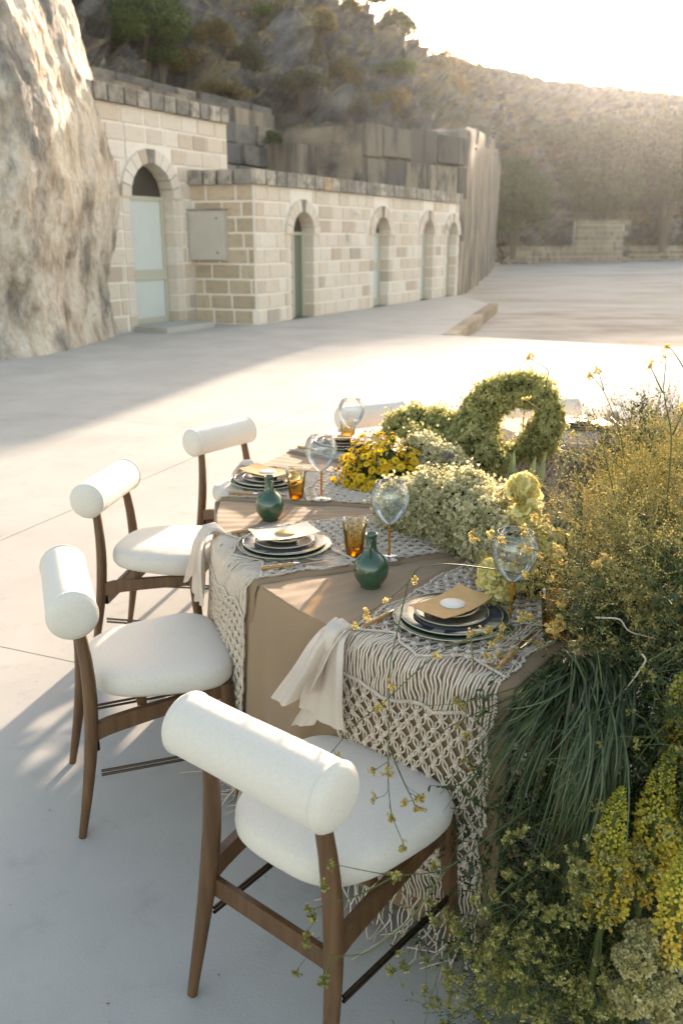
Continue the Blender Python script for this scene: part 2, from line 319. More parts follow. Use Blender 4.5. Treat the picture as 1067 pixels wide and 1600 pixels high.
def lathe(mb, prof, n=32, axis='z', m=0, ang=(0, 2 * math.pi), rnd=0.):
    p = np.array(prof, float); a = np.linspace(ang[0], ang[1], n, endpoint=False)
    if axis == 'z': V = np.stack([np.outer(np.cos(a), p[:, 0]), np.outer(np.sin(a), p[:, 0]), np.tile(p[:, 1], (n, 1))], -1)
    else: V = np.stack([np.tile(p[:, 1], (n, 1)), np.outer(np.cos(a), p[:, 0]), np.outer(np.sin(a), p[:, 0])], -1)
    k = len(p); i = np.arange(n)[:, None] * k; i2 = ((np.arange(n) + 1) % n)[:, None] * k; j = np.arange(k - 1)[None]
    F = np.stack([i + j, i2 + j, i2 + j + 1, i + j + 1], -1).reshape(-1, 4)
    mb.add(V.reshape(-1, 3), F, rnd, m); return mb
BOXF = np.array([(0, 3, 2, 1), (4, 5, 6, 7), (0, 1, 5, 4), (1, 2, 6, 5), (2, 3, 7, 6), (3, 0, 4, 7)])
def box(mb, c, s, m=0, rz=0, rnd=0.):
    x, y, z = np.array(s) / 2.; V = np.array([(-x, -y, -z), (x, -y, -z), (x, y, -z), (-x, y, -z), (-x, -y, z), (x, -y, z), (x, y, z), (-x, y, z)])
    if rz: c_, s_ = math.cos(rz), math.sin(rz); V = V @ np.array([[c_, s_, 0], [-s_, c_, 0], [0, 0, 1]])
    mb.add(V + np.array(c), BOXF, rnd, m); return mb
def grid(mb, V, rnd=0., m=0, wrap=False):
    V = np.asarray(V); a, b, _ = V.shape
    i = np.arange(a - 1)[:, None] * b; j = np.arange(b - 1)[None]
    mb.add(V.reshape(-1, 3), np.stack([i + j, i + j + 1, i + b + j + 1, i + b + j], -1).reshape(-1, 4), rnd, m); return mb
def bevel_block(name, m, jit=.012, seed=0):
    """unit stone block, edges chamfered, corners a little uneven"""
    r = np.random.default_rng(seed); mb = MB(); e = .47
    V = []; 
    for x in (-1, 1):
        for y in (-1, 1):
            for z in (-1, 1):
                j = r.uniform(-jit, jit, 3)
                V += [(x * .5 + j[0] * .3, y * e + j[1], z * e + j[2]), (x * e + j[0], y * .5 + j[1] * .3, z * e + j[2]), (x * e + j[0], y * e + j[1], z * .5 + j[2] * .3)]
    id = lambda x, y, z, k: ((x > 0) * 4 + (y > 0) * 2 + (z > 0)) * 3 + k
    Q = []; T = []
    for s in (-1, 1):
        Q += [(id(s, -1, -1, 0), id(s, 1, -1, 0), id(s, 1, 1, 0), id(s, -1, 1, 0)), (id(-1, s, -1, 1), id(1, s, -1, 1), id(1, s, 1, 1), id(-1, s, 1, 1)), (id(-1, -1, s, 2), id(1, -1, s, 2), id(1, 1, s, 2), id(-1, 1, s, 2))]
        for q in (-1, 1):
            Q += [(id(s, q, -1, 0), id(s, q, 1, 0), id(s, q, 1, 1), id(s, q, -1, 1)), (id(s, -1, q, 0), id(s, 1, q, 0), id(s, 1, q, 2), id(s, -1, q, 2)), (id(-1, s, q, 1), id(1, s, q, 1), id(1, s, q, 2), id(-1, s, q, 2))]
            for z in (-1, 1): T.append((id(s, q, z, 0), id(s, q, z, 1), id(s, q, z, 2)))
    Q = [tuple(reversed(q)) if np.dot(np.cross(np.subtract(V[q[1]], V[q[0]]), np.subtract(V[q[2]], V[q[1]])), np.mean([V[i] for i in q], 0)) < 0 else q for q in Q]
    T = [tuple(reversed(q)) if np.dot(np.cross(np.subtract(V[q[1]], V[q[0]]), np.subtract(V[q[2]], V[q[1]])), np.mean([V[i] for i in q], 0)) < 0 else q for q in T]
    mb.add(V, Q, 0, 0); n = mb.n; mb.F[3].append(np.array(T)); mb.A[3].append(np.zeros(len(T))); mb.M[3].append(np.zeros(len(T), int))
    return mb.mesh(name, m, smooth=False)
def fbm(P, oct=5, f=1., gain=.5, ridged=False):
    out = np.zeros(len(P)); a = 1.
    for o in range(oct):
        v = np.array([noise.noise(Vector(p * f)) for p in P])
        out += a * ((1 - 2 * np.abs(v)) if ridged else v); f *= 2.03; a *= gain
    return out

# ------------------------------------------------------------------ ground
dW = np.array([.475, .88]); nW = np.array([-.88, .475]); W0 = np.array([-1.72, 18.16]); A0 = np.array([-3.05, 18.59])
g1 = np.array([.37, .929]); g2 = np.array([.929, -.37])
def clip(poly, p, n):  # keep side where (q-p).n<=0
    out = []
    for i in range(len(poly)):
        a, b = poly[i], poly[(i + 1) % len(poly)]; da, db = np.dot(a - p, n), np.dot(b - p, n)
        if da <= 0: out.append(a)
        if da * db < 0: out.append(a + (b - a) * da / (da - db))
    return out
mb = MB(); box(mb, (0, 90, -.64), (400, 260, 1.0)); mb.V[-1] -= [0, 0, .08]; tag(mb.build('ground', 'gravel', smooth=False), kind='structure')
paving = bpy.data.objects.new('concrete_paving', None); COL.objects.link(paving); paving['kind'] = 'structure'
# far edge of the pale concrete, where the rough yard begins
E0, E1 = np.array([.2, 17.3]), np.array([5.53, 14.14]); en = np.array([-(E1 - E0)[1], (E1 - E0)[0]]); en /= np.linalg.norm(en)
E2, E3 = np.array([5.53, 14.14]), np.array([16, 5.]); en2 = np.array([-(E3 - E2)[1], (E3 - E2)[0]]); en2 /= np.linalg.norm(en2)
V = []; 
for i in range(-3, 7):
    for j in range(-6, 6):
        a0, a1 = 2.63 + 4.3 * i, 2.63 + 4.3 * (i + 1); b0, b1 = -3.65 + 4.3 * j, -3.65 + 4.3 * (j + 1); g = .0035
        poly = [g1 * a + g2 * b for a, b in ((a0 + g, b0 + g), (a0 + g, b1 - g), (a1 - g, b1 - g), (a1 - g, b0 + g))]
        poly = clip(poly, E0, en)
        if len(poly) > 2: poly = clip(poly, E2, en2)
        poly = [q for k, q in enumerate(poly) if np.linalg.norm(q - poly[k - 1]) > 1e-4] if len(poly) > 2 else []
        if len(poly) < 3: continue
        c = np.mean(poly, 0)
        if c[1] < -6: continue
        me = bpy.data.meshes.new('concrete_slab'); n = len(poly)
        vs = [(q[0], q[1], z) for z in (-.036, 0) for q in poly]
        fs = [tuple(range(n, 2 * n))[::-1]] + [(k, (k + 1) % n, n + (k + 1) % n, n + k) for k in range(n)]
        me.from_pydata(vs, [], fs); me.update()
        import bmesh
        bm = bmesh.new(); bm.from_mesh(me); bmesh.ops.recalc_face_normals(bm, faces=bm.faces)
        for f_ in bm.faces:
            if abs(f_.normal.z) > .9 and f_.normal.z < 0: bmesh.ops.reverse_faces(bm, faces=[f_])
        bm.to_mesh(me); bm.free(); me.materials.append(MATS['concrete'])
        link('concrete_slab', me, paving)
def flat_prism(name, poly, z0, z1, m, parent=None):
    me = bpy.data.meshes.new(name); n = len(poly)
    me.from_pydata([(q[0], q[1], z) for z in (z0, z1) for q in poly], [], [tuple(range(n, 2 * n)), tuple(range(n))[::-1]] + [(k, (k + 1) % n, n + (k + 1) % n, n + k) for k in range(n)]); me.update()
    bm = bmesh.new(); bm.from_mesh(me); bmesh.ops.recalc_face_normals(bm, faces=bm.faces); bm.to_mesh(me); bm.free()
    me.materials.append(MATS[m]); return link(name, me, parent)
flat_prism('paving_base', [q for q in (np.array([-25., 31.]), E0, E1, E3, np.array([16., -8]), np.array([-25., -8]))], -.3, -.030, 'joint_filler', paving)
pad = flat_prism('raised_pavement', [W0 - .2 * dW, W0 - .2 * dW - nW * .3, (.2, 17.31), (1.9, 16.30), (4.05, 24.2), W0 + 11.4 * dW], -.25, .004, 'concrete'); pad['kind'] = 'structure'
k0, k1 = np.array([1.9, 16.25]), np.array([4.05, 24.2]); kd = (k1 - k0) / np.linalg.norm(k1 - k0); kn = np.array([kd[1], -kd[0]])
kb = bevel_block('kerb_stone', 'garden_stone', .02, 3)
dt = flat_prism('dirt_track', [E0 + en * .3 + np.array([1.9, -1.1]), (4.3, 24.0), (7.5, 24.5), (13, 20), (17, 12), (10, 9.3)], -.30, -.212, 'dirt'); dt['kind'] = 'structure'
for i in range(9):
    c = k0 + kd * (.46 + i * .915) + kn * .09; o = link('kerb_stone', kb, pad, (c[0], c[1], -.11), (0, 0, math.atan2(kd[1], kd[0]))); o.scale = (.86, .26, .26)

# ------------------------------------------------------------------ stone building
blocks = [bevel_block('stone_block', 'block_stone', .012, s) for s in range(4)]
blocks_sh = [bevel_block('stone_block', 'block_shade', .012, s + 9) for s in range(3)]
copings = [bevel_block('coping_stone', 'coping_stone', .015, s + 20) for s in range(3)]
CR = .31
def wpt(O, d, s, o, z): n = np.array([-d[1], d[0]]); q = O + d * s + n * o; return (q[0], q[1], z)
def stone_wall(root, O, d, L, H, ops, pal, s0=0, depth=.35, z0=0, seed=1, cap=True, capH=.28):
    """coursed block wall along d; ops: (centre, halfwidth, spring height); mortar core behind the block faces"""
    r = np.random.default_rng(seed); rz = math.atan2(d[1], d[0]); n = np.array([-d[1], d[0]])
    top = H - (capH if cap else 0); nc = max(1, round((top - z0) / CR)); ch = (top - z0) / nc
    for c in range(nc):
        za, zb = z0 + c * ch, z0 + (c + 1) * ch; s = s0 - (r.uniform(.1, .4))
        while s < L:
            bl = r.uniform(.42, .66); a, b = max(s, s0), min(s + bl, L); s += bl
            segs = [(a, b)]
            for (oc, hw, sp) in ops:
                jw = hw + .0
                if za < sp - .05: lo, hi = oc - hw - .24, oc + hw + .24
                else:
                    ro = hw + .25; dz = max(za - sp, 0) * .93; 
                    if dz >= ro: continue
                    q = math.sqrt(max(ro * ro - dz * dz, 0)); lo, hi = oc - q, oc + q
                ns = []
                for (x, y) in segs:
                    if y <= lo or x >= hi: ns.append((x, y)); continue
                    if x < lo: ns.append((x, lo))
                    if y > hi: ns.append((hi, y))
                segs = ns
            for (x, y) in segs:
                if y - x < .07: continue
                o = link('stone_block', pal[r.integers(len(pal))], root, wpt(O, d, (x + y) / 2, .10 + r.uniform(-.004, .004), (za + zb) / 2), (0, 0, rz))
                o.scale = (y - x - .046, .24, ch - .046)
    # mortar core
    mb = MB(); eds = [s0] + [e for (oc, hw, sp) in sorted(ops) for e in (oc - hw - .02, oc + hw + .02)] + [L]
    for k in range(0, len(eds), 2):
        a, b = eds[k], eds[k + 1]; q = O + d * (a + b) / 2 + n * (depth / 2 - .002)
        box(mb, (q[0], q[1], (z0 + top) / 2), (b - a, depth - .01, top - z0), rz=rz)
    for (oc, hw, sp) in ops:
        aa = np.linspace(math.pi, 0, 17); hw2 = hw + .02
        for k in range(16):
            for o1 in (-.007, depth - .01):
                pts = [(oc + hw2 * math.cos(aa[k]), sp + hw2 * math.sin(aa[k])), (oc + hw2 * math.cos(aa[k + 1]), sp + hw2 * math.sin(aa[k + 1])), (oc + hw2 * math.cos(aa[k + 1]), top), (oc + hw2 * math.cos(aa[k]), top)]
                mb.add([wpt(O, d, s_, o1, z_) for s_, z_ in pts], [(0, 1, 2, 3)])
    mb.build('mortar_core', 'mortar', root, smooth=False)
    for (oc, hw, sp) in ops:   # jambs and arch stones run the full depth of the wall
        nj = max(3, round((sp - z0) / ch)); jh = (sp - z0) / nj
        for c in range(nj):
            for sg in (-1, 1):
                o = link('jamb_stone', pal[(c + sg) % len(pal)], root, wpt(O, d, oc + sg * (hw + .115), .185, z0 + (c + .5) * jh), (0, 0, rz)); o.scale = (.21, .40, jh - .03)
        nv = 11
        for k in range(nv):
            a0_, a1_ = math.pi * (k + .04) / nv, math.pi * (k + .96) / nv; mb = MB(); vs = []
            for off in (-.055, .385):
                for rr, aa in ((hw, a0_), (hw + .25, a0_), (hw + .25, a1_), (hw, a1_)): vs.append(wpt(O, d, oc + rr * math.cos(aa), off, sp + rr * math.sin(aa)))
            mb.add(vs, BOXF); mb.build('arch_stone', 'block_stone' if k != nv // 2 else 'coping_stone', root, smooth=False)
    if cap:
        s = s0 - .08; pe = L + .05
        while s < pe:
            bl = min(r.uniform(.30, .42), pe - s)
            if bl > .06:
                o = link('coping_stone', copings[r.integers(3)], root, wpt(O, d, s + bl / 2, .12, H - capH / 2 + .005), (0, 0, rz)); o.scale = (bl - .055, .44, capH)
            s += bl
def door(root, O, d, oc, hw, sp, depth, kind, nm):
    rz = math.atan2(d[1], d[0]); q = O + d * oc + np.array([-d[1], d[0]]) * depth
    dr = link('door', None, root, (q[0], q[1], 0), (0, 0, rz)); W = hw * 2
    hz = sp + .04
    if kind == 'pale':
        mb = MB()
        for x in (-hw + .04, hw - .04): box(mb, (x, 0, hz / 2), (.08, .07, hz))
        box(mb, (0, 0, hz - .04), (W - .16, .066, .08)); box(mb, (0, -.004, 1.02), (W - .16, .062, .2)); box(mb, (0, -.004, .1), (W - .16, .062, .2))
        mb.build('frame', 'door_frame', dr, smooth=False)
        mb = MB(); box(mb, (0, .01, (1.12 + hz - .08) / 2), (W - .17, .03, hz - .08 - 1.12)); mb.build('panel', 'door_panel', dr, smooth=False)
        mb = MB(); box(mb, (0, .01, .56), (W - .17, .03, .72)); mb.build('panel', 'door_panel', dr, smooth=False)
        mb = MB(); tubes(mb, [[(-hw + .12, -.03, 1.02), (-hw + .12, -.075, 1.02), (-hw + .24, -.075, 1.02)]], .012, 6, cap=True); mb.build('handle', 'brass', dr)
    else:
        mb = MB()
        for x in (-hw + .035, hw - .035, .0): box(mb, (x, 0, hz / 2), (.07, .07, hz))
        box(mb, (-hw / 2, 0, hz - .03), (hw - .08, .066, .06)); box(mb, (hw / 2, 0, hz - .03), (hw - .08, .066, .06)); mb.build('frame', 'door_frame', dr, smooth=False)
        for x in (-hw / 2, hw / 2): mb = MB(); box(mb, (x, .012, hz / 2 - .02), (hw - .075, .03, hz - .09)); mb.build('panel', 'door_green', dr, smooth=False)
    mb = MB(); a = np.linspace(0, math.pi, 15); vs = [(0, .02, hz + .0)] + [(hw * math.cos(x), .02, sp + .04 + (hw - .04) * math.sin(x)) for x in a]
    mb.add(vs, [(0, k + 1, k + 2) for k in range(14)]); vs2 = [(v[0], .05, v[2]) for v in vs]; mb.add(vs2, [(0, k + 2, k + 1) for k in range(14)])
    mb.build('fanlight', 'dark_glass', dr, smooth=False)
tall = thing('stone_building', 'taller pale stone block building with white panelled arched door', 'building')
stone_wall(tall, A0, dW, 1.32, 4.27, [(-1.2, .62, 2.44)], blocks, s0=-5.0, seed=2)
door(tall, A0, dW, -1.2, .62, 2.44, .27, 'pale', 'a')
# short return at its right end, back walls and roof
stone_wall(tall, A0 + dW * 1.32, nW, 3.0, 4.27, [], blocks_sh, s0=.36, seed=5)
flat_prism('roof', [A0 - dW * 5 + nW * .37, A0 + dW * 1.3 + nW * .37, A0 + dW * 1.3 + nW * 3.2, A0 - dW * 5 + nW * 3.2], 3.5, 3.9, 'mortar', tall)
mb = MB(); q = A0 - dW * 1.2 - nW * .35; box(mb, (q[0], q[1], .05), (1.5, .9, .10), rz=math.atan2(dW[1], dW[0])); mb.build('doorstep', 'concrete', tall, smooth=False)
low = thing('stone_building', 'long low stone block building with four narrow arched doorways', 'building')
ops = [(1.83, .46, 1.80), (5.77, .44, 1.80), (8.78, .42, 1.80), (10.66, .38, 1.80)]
stone_wall(low, W0, dW, 11.2, 3.0, ops, blocks, s0=.0, seed=7)
for (oc, hw, sp), k in zip(ops, ('green', 'pale', 'pale', 'pale')): door(low, W0, dW, oc, hw, sp, .27, k, '')
# end wall facing us, between the two buildings: right pier and a recessed bay under the cabinet
dP = (W0 - A0); LP = np.linalg.norm(dP); dP = dP / LP
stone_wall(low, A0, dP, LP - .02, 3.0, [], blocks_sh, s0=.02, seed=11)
flat_prism('roof', [W0 + dW * .25 + nW * .37, W0 + dW * 11.15 + nW * .37, W0 + dW * 11.15 + nW * 1.6, W0 + dW * .25 + nW * 1.6], 2.5, 2.7, 'mortar', low)
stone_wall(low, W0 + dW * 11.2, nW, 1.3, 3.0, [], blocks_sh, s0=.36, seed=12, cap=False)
for s in (4.25, 7.2):
    t = thing('wall_lamp', 'small white wall light high on the long low building, ' + ('between its first and second doorways' if s < 5 else 'between its second and third doorways'), 'lamp', wpt(W0, dW, s, -.03, 2.3), math.atan2(dW[1], dW[0]), 'wall lights on the low building')
    mb = MB(); box(mb, (0, .0, 0), (.10, .05, .07)); mb.build('back_plate', 'white_plastic', t, smooth=False)
    mb = MB(); lathe(mb, [(.0, -.05), (.05, -.05), (.055, .0), (.05, .03), (.0, .04)], 14); mb.build('lamp_shade', 'white_plastic', t, loc=(0, -.07, 0))
t = thing('junction_box', 'small grey junction box on the long low building wall between its first two doorways', 'box', wpt(W0, dW, 3.9, -.02, 1.72), math.atan2(dW[1], dW[0]))
mb = MB(); box(mb, (0, 0, 0), (.16, .07, .16)); mb.build('case', 'cabinet_paint', t, smooth=False); mb = MB(); box(mb, (0, -.04, 0), (.14, .01, .14)); mb.build('cover', 'cabinet_paint', t, smooth=False)
q = A0 + dP * .40 - np.array([-dP[1], dP[0]]) * .02
t = thing('meter_cabinet', 'pale beige metal meter cabinet in the corner between the two stone buildings', 'cabinet', (q[0], q[1], 1.28), math.atan2(dP[1], dP[0]))
mb = MB(); box(mb, (0, -.0, .48), (.80, .28, .96)); mb.build('case', 'cabinet_paint', t, smooth=False)
mb = MB(); box(mb, (-.04, -.15, .48), (.68, .02, .92)); dd = mb.build('cabinet_door', 'cabinet_paint', t, smooth=False)
for z in (.15, .81): mb = MB(); lathe(mb, [(0, 0), (.018, 0), (.018, .012), (0, .012)], 10); mb.build('hinge', 'bronze', dd, loc=(.24, -.165, z), rot=(R(90), 0, 0))
mb = MB(); box(mb, (-.0, -.0, .975), (.84, .33, .03)); mb.build('cabinet_top', 'coping_stone', t, smooth=False)

# ------------------------------------------------------------------ quarry walls, rock and hillside
mb = MB(); q = W0 + dW * 9.6 + nW * 4.4; box(mb, (q[0], q[1], 1.9), (6.0, 2.6, 4.6), rz=math.atan2(dW[1], dW[0])); o = mb.build('rock_mass', 'quarry_face', smooth=False); o['kind'] = 'structure'
t = thing('quarry_wall', 'dark weathered wall of squared rock blocks above the taller building, below the slope', 'wall')
qb = [bevel_block('stone_block', 'quarry_block', .03, s + 40) for s in range(4)]
r = np.random.default_rng(3); ch = .55
for c in range(6):
    s = -8 + r.uniform(0, .5)
    while s < 6.5:
        bl = r.uniform(.7, 1.3); o = link('stone_block', qb[r.integers(4)], t, wpt(W0, dW, s + bl / 2, 3.9 + .14 * c + r.uniform(-.08, .08), 1.9 + (c + .5) * ch), (0, 0, math.atan2(dW[1], dW[0]))); o.scale = (bl - .06, .9, ch - .05); s += bl
mb = MB(); q = W0 + dW * -.5 + nW * 4.6; box(mb, (q[0], q[1], 2.5), (15.5, 1.0, 5.0), rz=math.atan2(dW[1], dW[0])); mb.build('rock_core', 'quarry_face', t, smooth=False)
def rough_sheet(f, nu, nv, disp, seed, freq=.7, ridged=False, axis=None, oct=5, grooves=0, dz=.35):
    u = np.linspace(0, 1, nu); v = np.linspace(0, 1, nv); V = np.array([[f(a, b) for b in v] for a in u]); P = V.reshape(-1, 3)
    du = np.gradient(V, axis=0); dv = np.gradient(V, axis=1); N = norm(np.cross(du, dv)).reshape(-1, 3)
    if axis is not None: N = np.where((N @ axis)[:, None] < 0, -N, N)
    Q = P * np.array([1, 1, dz]) + seed * 17.3
    h = fbm(Q, oct, freq, .52, ridged)
    return V + (N * (disp * h)[:, None]).reshape(V.shape), N
def q2(s, o): return W0 + dW * s + nW * o
# smooth sawn block of rock behind the low building, and the long sawn face that runs on from it
KC = np.array([3.85, 29.6])
def saw(u, v):
    k = u * 3
    if k < 1: p = q2(7.9, 5) + (q2(7.9, 1.65) - q2(7.9, 5)) * k
    elif k < 2: p = q2(7.9, 1.65) + (KC - q2(7.9, 1.65)) * (k - 1)
    else: p = KC + (q2(12.9, 5.5) - KC) * (k - 2)
    return np.array([p[0], p[1], v * 4.9 - .2])
face_front = np.array([.88, -.475, 0])
def closed_rock(name, label, cat, V, N, m, top=True):
    mb = MB(); grid(mb, V); o = mb.build(name, m)
    return tag(o, label, cat)
V, N = rough_sheet(saw, 91, 34, .05, 1, .8, axis=face_front, dz=1.0); mb = MB(); grid(mb, V)
tp = V[:, -1]; c = tp.mean(0); inner = np.array([tp + (c - tp) * k for k in (0, .3, .6, .9)]).transpose(1, 0, 2); grid(mb, inner)
tag(mb.build('rock_block', 'sawn_block'), 'huge squared block of dark streaked rock rising behind the long low building', 'rock')
pb = [bevel_block('rock_panel', 'sawn_panel', .02, s + 80) for s in range(3)]; rb_ = bpy.data.objects['rock_block']; A_ = q2(7.9, 1.65); B_ = KC; dd_ = (B_ - A_) / np.linalg.norm(B_ - A_); r = np.random.default_rng(21)
for z0_, z1_ in ((1.6, 2.9), (2.9, 3.85), (3.85, 4.78)):
    s_ = 0.
    while s_ < np.linalg.norm(B_ - A_) - .1:
        l_ = min(r.uniform(.7, 1.5), np.linalg.norm(B_ - A_) - s_); c_ = A_ + dd_ * (s_ + l_ / 2) - np.array([-dd_[1], dd_[0]]) * (.02 + r.uniform(-.05, .05)); o = link('rock_panel', pb[r.integers(3)], rb_, (c_[0], c_[1], (z0_ + z1_) / 2), (0, 0, math.atan2(dd_[1], dd_[0]))); o.scale = (l_ - .02, .34, z1_ - z0_ - .02 + (r.uniform(-.2, .12) if z1_ > 4.5 else 0)); s_ += l_
def face2(u, v):
    P = [np.array([3.80, 29.45]), np.array([5.3, 36.]), np.array([8.2, 50.]), np.array([11.6, 68.])]; k = min(u * 3, 2.999); i = int(k)
    p = P[i] + (P[i + 1] - P[i]) * (k - i); hh = 4.4 + 2.6 * u + (.5 if int(u * 9) % 2 else 0)
    if v > .8: b = (v - .8) * 5; p = p + nW * 2.2 * b; z = hh
    else: z = (hh + .2) * v / .8 - .2
    return np.array([p[0], p[1], z])
V, N = rough_sheet(face2, 140, 34, .13, 2, .5, axis=face_front, dz=.4); mb = MB(); grid(mb, V)
tag(mb.build('quarry_face', 'quarry_face'), 'tall sawn quarry face with vertical streaks running from the building into the distance', 'cliff')
# hillside: base line to skyline
BASE = [(q2(-16, 4.4), 4.6), (q2(0, 4.4), 4.75), (q2(11.2, 4.4), 4.55), (np.array([5.0, 34.5]), 4.9), (np.array([7.6, 49.]), 5.8), (np.array([11.5, 69.]), 6.2), (np.array([12.6, 71.]), -.3), (np.array([27, 84.]), -.3), (np.array([44, 92.]), -.3), (np.array([75, 98.]), -.3), (np.array([120, 92.]), -.3)]
TOP = [(np.array([-24., 26.]), 16.5), (np.array([-11., 39.]), 16.2), (np.array([-4.2, 47.]), 15.2), (np.array([.9, 54.]), 13.0), (np.array([4.7, 64.5]), 13.0), (np.array([8.6, 71.]), 14.4), (np.array([16.5, 79.]), 14.5), (np.array([31.6, 92.]), 15.2), (np.array([50, 101.]), 15.2), (np.array([80, 108.]), 15.5), (np.array([126, 100.]), 16)]
NSEG = len(BASE) - 1
SEGW = np.array([3, 3, 2, 2.2, 2.6, 1.6, 2, 2, 1.6, 1.6]); SEGC = np.concatenate([[0], np.cumsum(SEGW)]) / SEGW.sum()
def hill(u, v):
    i = min(int(np.searchsorted(SEGC, u, 'right')) - 1, NSEG - 1); k = (u - SEGC[i]) / (SEGC[i + 1] - SEGC[i])
    k = k * k * (3 - 2 * k) * .5 + k * .5
    b = BASE[i][0] + (BASE[i + 1][0] - BASE[i][0]) * k; bz = BASE[i][1] + (BASE[i + 1][1] - BASE[i][1]) * k
    t_ = TOP[i][0] + (TOP[i + 1][0] - TOP[i][0]) * k; tz = TOP[i][1] + (TOP[i + 1][1] - TOP[i][1]) * k
    if v < .86:
        q = v / .86
        hz = np.interp(q, [0, .12, .3, .5, .68, .86, 1], [0, .08, .36, .52, .80, .92, 1]); p = b + (t_ - b) * q
        return np.array([p[0], p[1], bz + (tz - bz) * hz])
    q = (v - .86) / .14; o = norm(t_ - b); p = t_ + o * 30 * q; return np.array([p[0], p[1], tz - .4 * q])
u = np.linspace(0, .93, 440); v = np.linspace(0, 1, 110); V = np.array([[hill(a, b) for b in v] for a in u]); P = V.reshape(-1, 3)
du = np.gradient(V, axis=0); dv = np.gradient(V, axis=1); N = norm(np.cross(du, dv)).reshape(-1, 3); N = np.where(N[:, 2:3] < 0, -N, N)
hh = fbm(P * np.array([1, 1, .5]) + 5, 6, .16, .55, True) * 1.0 + fbm(P + 40, 3, .9, .5) * .22; hh = hh - hh.mean()
_wp = P + np.stack([fbm(P + 3, 3, .2), fbm(P + 70, 3, .2), fbm(P + 130, 3, .2)], 1) * 1.6
vo = np.array([noise.voronoi(Vector((p[0] * .30, p[1] * .30, p[2] * .55)))[0][:2] for p in _wp]); crack = np.clip((vo[:, 1] - vo[:, 0]) / .28, 0, 1)
vo2 = np.array([noise.voronoi(Vector((p[0] * .9, p[1] * .9, p[2] * 1.5)))[0][:2] for p in _wp]); crack2 = np.clip((vo2[:, 1] - vo2[:, 0]) / .3, 0, 1)
cell = np.array([noise.cell(Vector((math.floor(v_[0] * 999), 1, 2))) for v_ in vo])
hh = hh * .8 + (crack - .7) * .75 + (crack2 - .7) * .28 - .25
vv = np.tile(v, len(u)); fade = np.clip(np.minimum(vv / .05, np.clip((.86 - vv) / .10, .12, 1)), 0, 1)
hillV = V + (N * (hh * fade * 1.9)[:, None]).reshape(V.shape)
mb = MB(); grid(mb, hillV); tag(mb.build('hillside', 'hillside_rock', smooth=False), kind='structure')
def hill_at(a, b):
    i, j = int(a * 329), int(b * 83); return hillV[i, j]
# big pale rock pillar at the left
th = np.linspace(-R(150), R(120), 260); zz = np.linspace(-.1, 9.5, 150)
def prad(a, z):
    d_ = math.degrees(a); base = np.interp(d_, [-150, -90, -50, -42, -23, 0, 40, 120], [5.4, 5.2, 4.87, 4.78, 4.15, 3.95, 3.8, 4.2])
    k = np.interp(z, [0, .25, .9, 1.6, 2.6, 3.5, 4.6, 5.9, 9.5], [.0, -.07, -.12, .02, .14, .05, -.22, -.52, -.9]); return base + k
V = np.array([[(-8.1 + prad(a, z) * math.cos(a), 16.5 + prad(a, z) * math.sin(a), z) for z in zz] for a in th]); P = V.reshape(-1, 3)
N = np.stack([np.cos(np.repeat(th, 150)), np.sin(np.repeat(th, 150)), np.zeros(len(P))], 1)
hh = fbm(P * np.array([1, 1, .6]) + 3, 4, .40, .5) * .10 + fbm(P * np.array([1, 1, .5]) + 9, 5, 2.6, .62) * .075
fz = np.clip(np.tile(zz, len(th)) / .5, .15, 1)
mb = MB(); grid(mb, V + (N * (hh * fz)[:, None]).reshape(V.shape)); tp = (V + (N * (hh * fz)[:, None]).reshape(V.shape))[:, -1]; c = tp.mean(0); grid(mb, np.array([tp + (c - tp) * k for k in (0, .5, .97)]).transpose(1, 0, 2))
tag(mb.build('rock_pillar', 'pillar_rock'), 'massive pale weathered rock pillar with dark stains left of the tall building', 'rock')
# rough stone garden walls at the far side of the yard
fw = [bevel_block('stone', 'garden_stone', .05, s + 60) for s in range(3)]
def rubble(a, b, h, label, seed):
    a, b = np.array(a, float), np.array(b, float); L = np.linalg.norm(b - a); d = (b - a) / L; t = thing('stone_wall', label, 'wall', (a[0], a[1], -.15), math.atan2(d[1], d[0])); r = np.random.default_rng(seed)
    ch = .42; n = int(h / ch)
    for c in range(n):
        s = 0
        while s < L - .3:
            bl = r.uniform(.6, 1.1)
            o = link('stone', fw[r.integers(3)], t, (s + bl / 2, r.uniform(-.05, .05), (c + .5) * ch), (0, 0, r.uniform(-.04, .04))); o.scale = (bl - .06, .6, ch - .05); s += bl
    mb = MB(); box(mb, (L / 2, .25, h / 2 - .1), (L, .35, h - .1)); mb.build('core', 'mortar', t, smooth=False)
rubble((11.6, 71), (20, 76.5), 1.3, 'low rubble stone wall at the far edge of the yard below the round green bush', 4)
rubble((24.5, 83.5), (44, 90), 1.3, 'low rubble stone wall under the olive trees at the far right', 6)
rubble((19.6, 76.2), (24.0, 77.2), 3.4, 'taller broken stone wall between the green bush and the olive trees', 5)

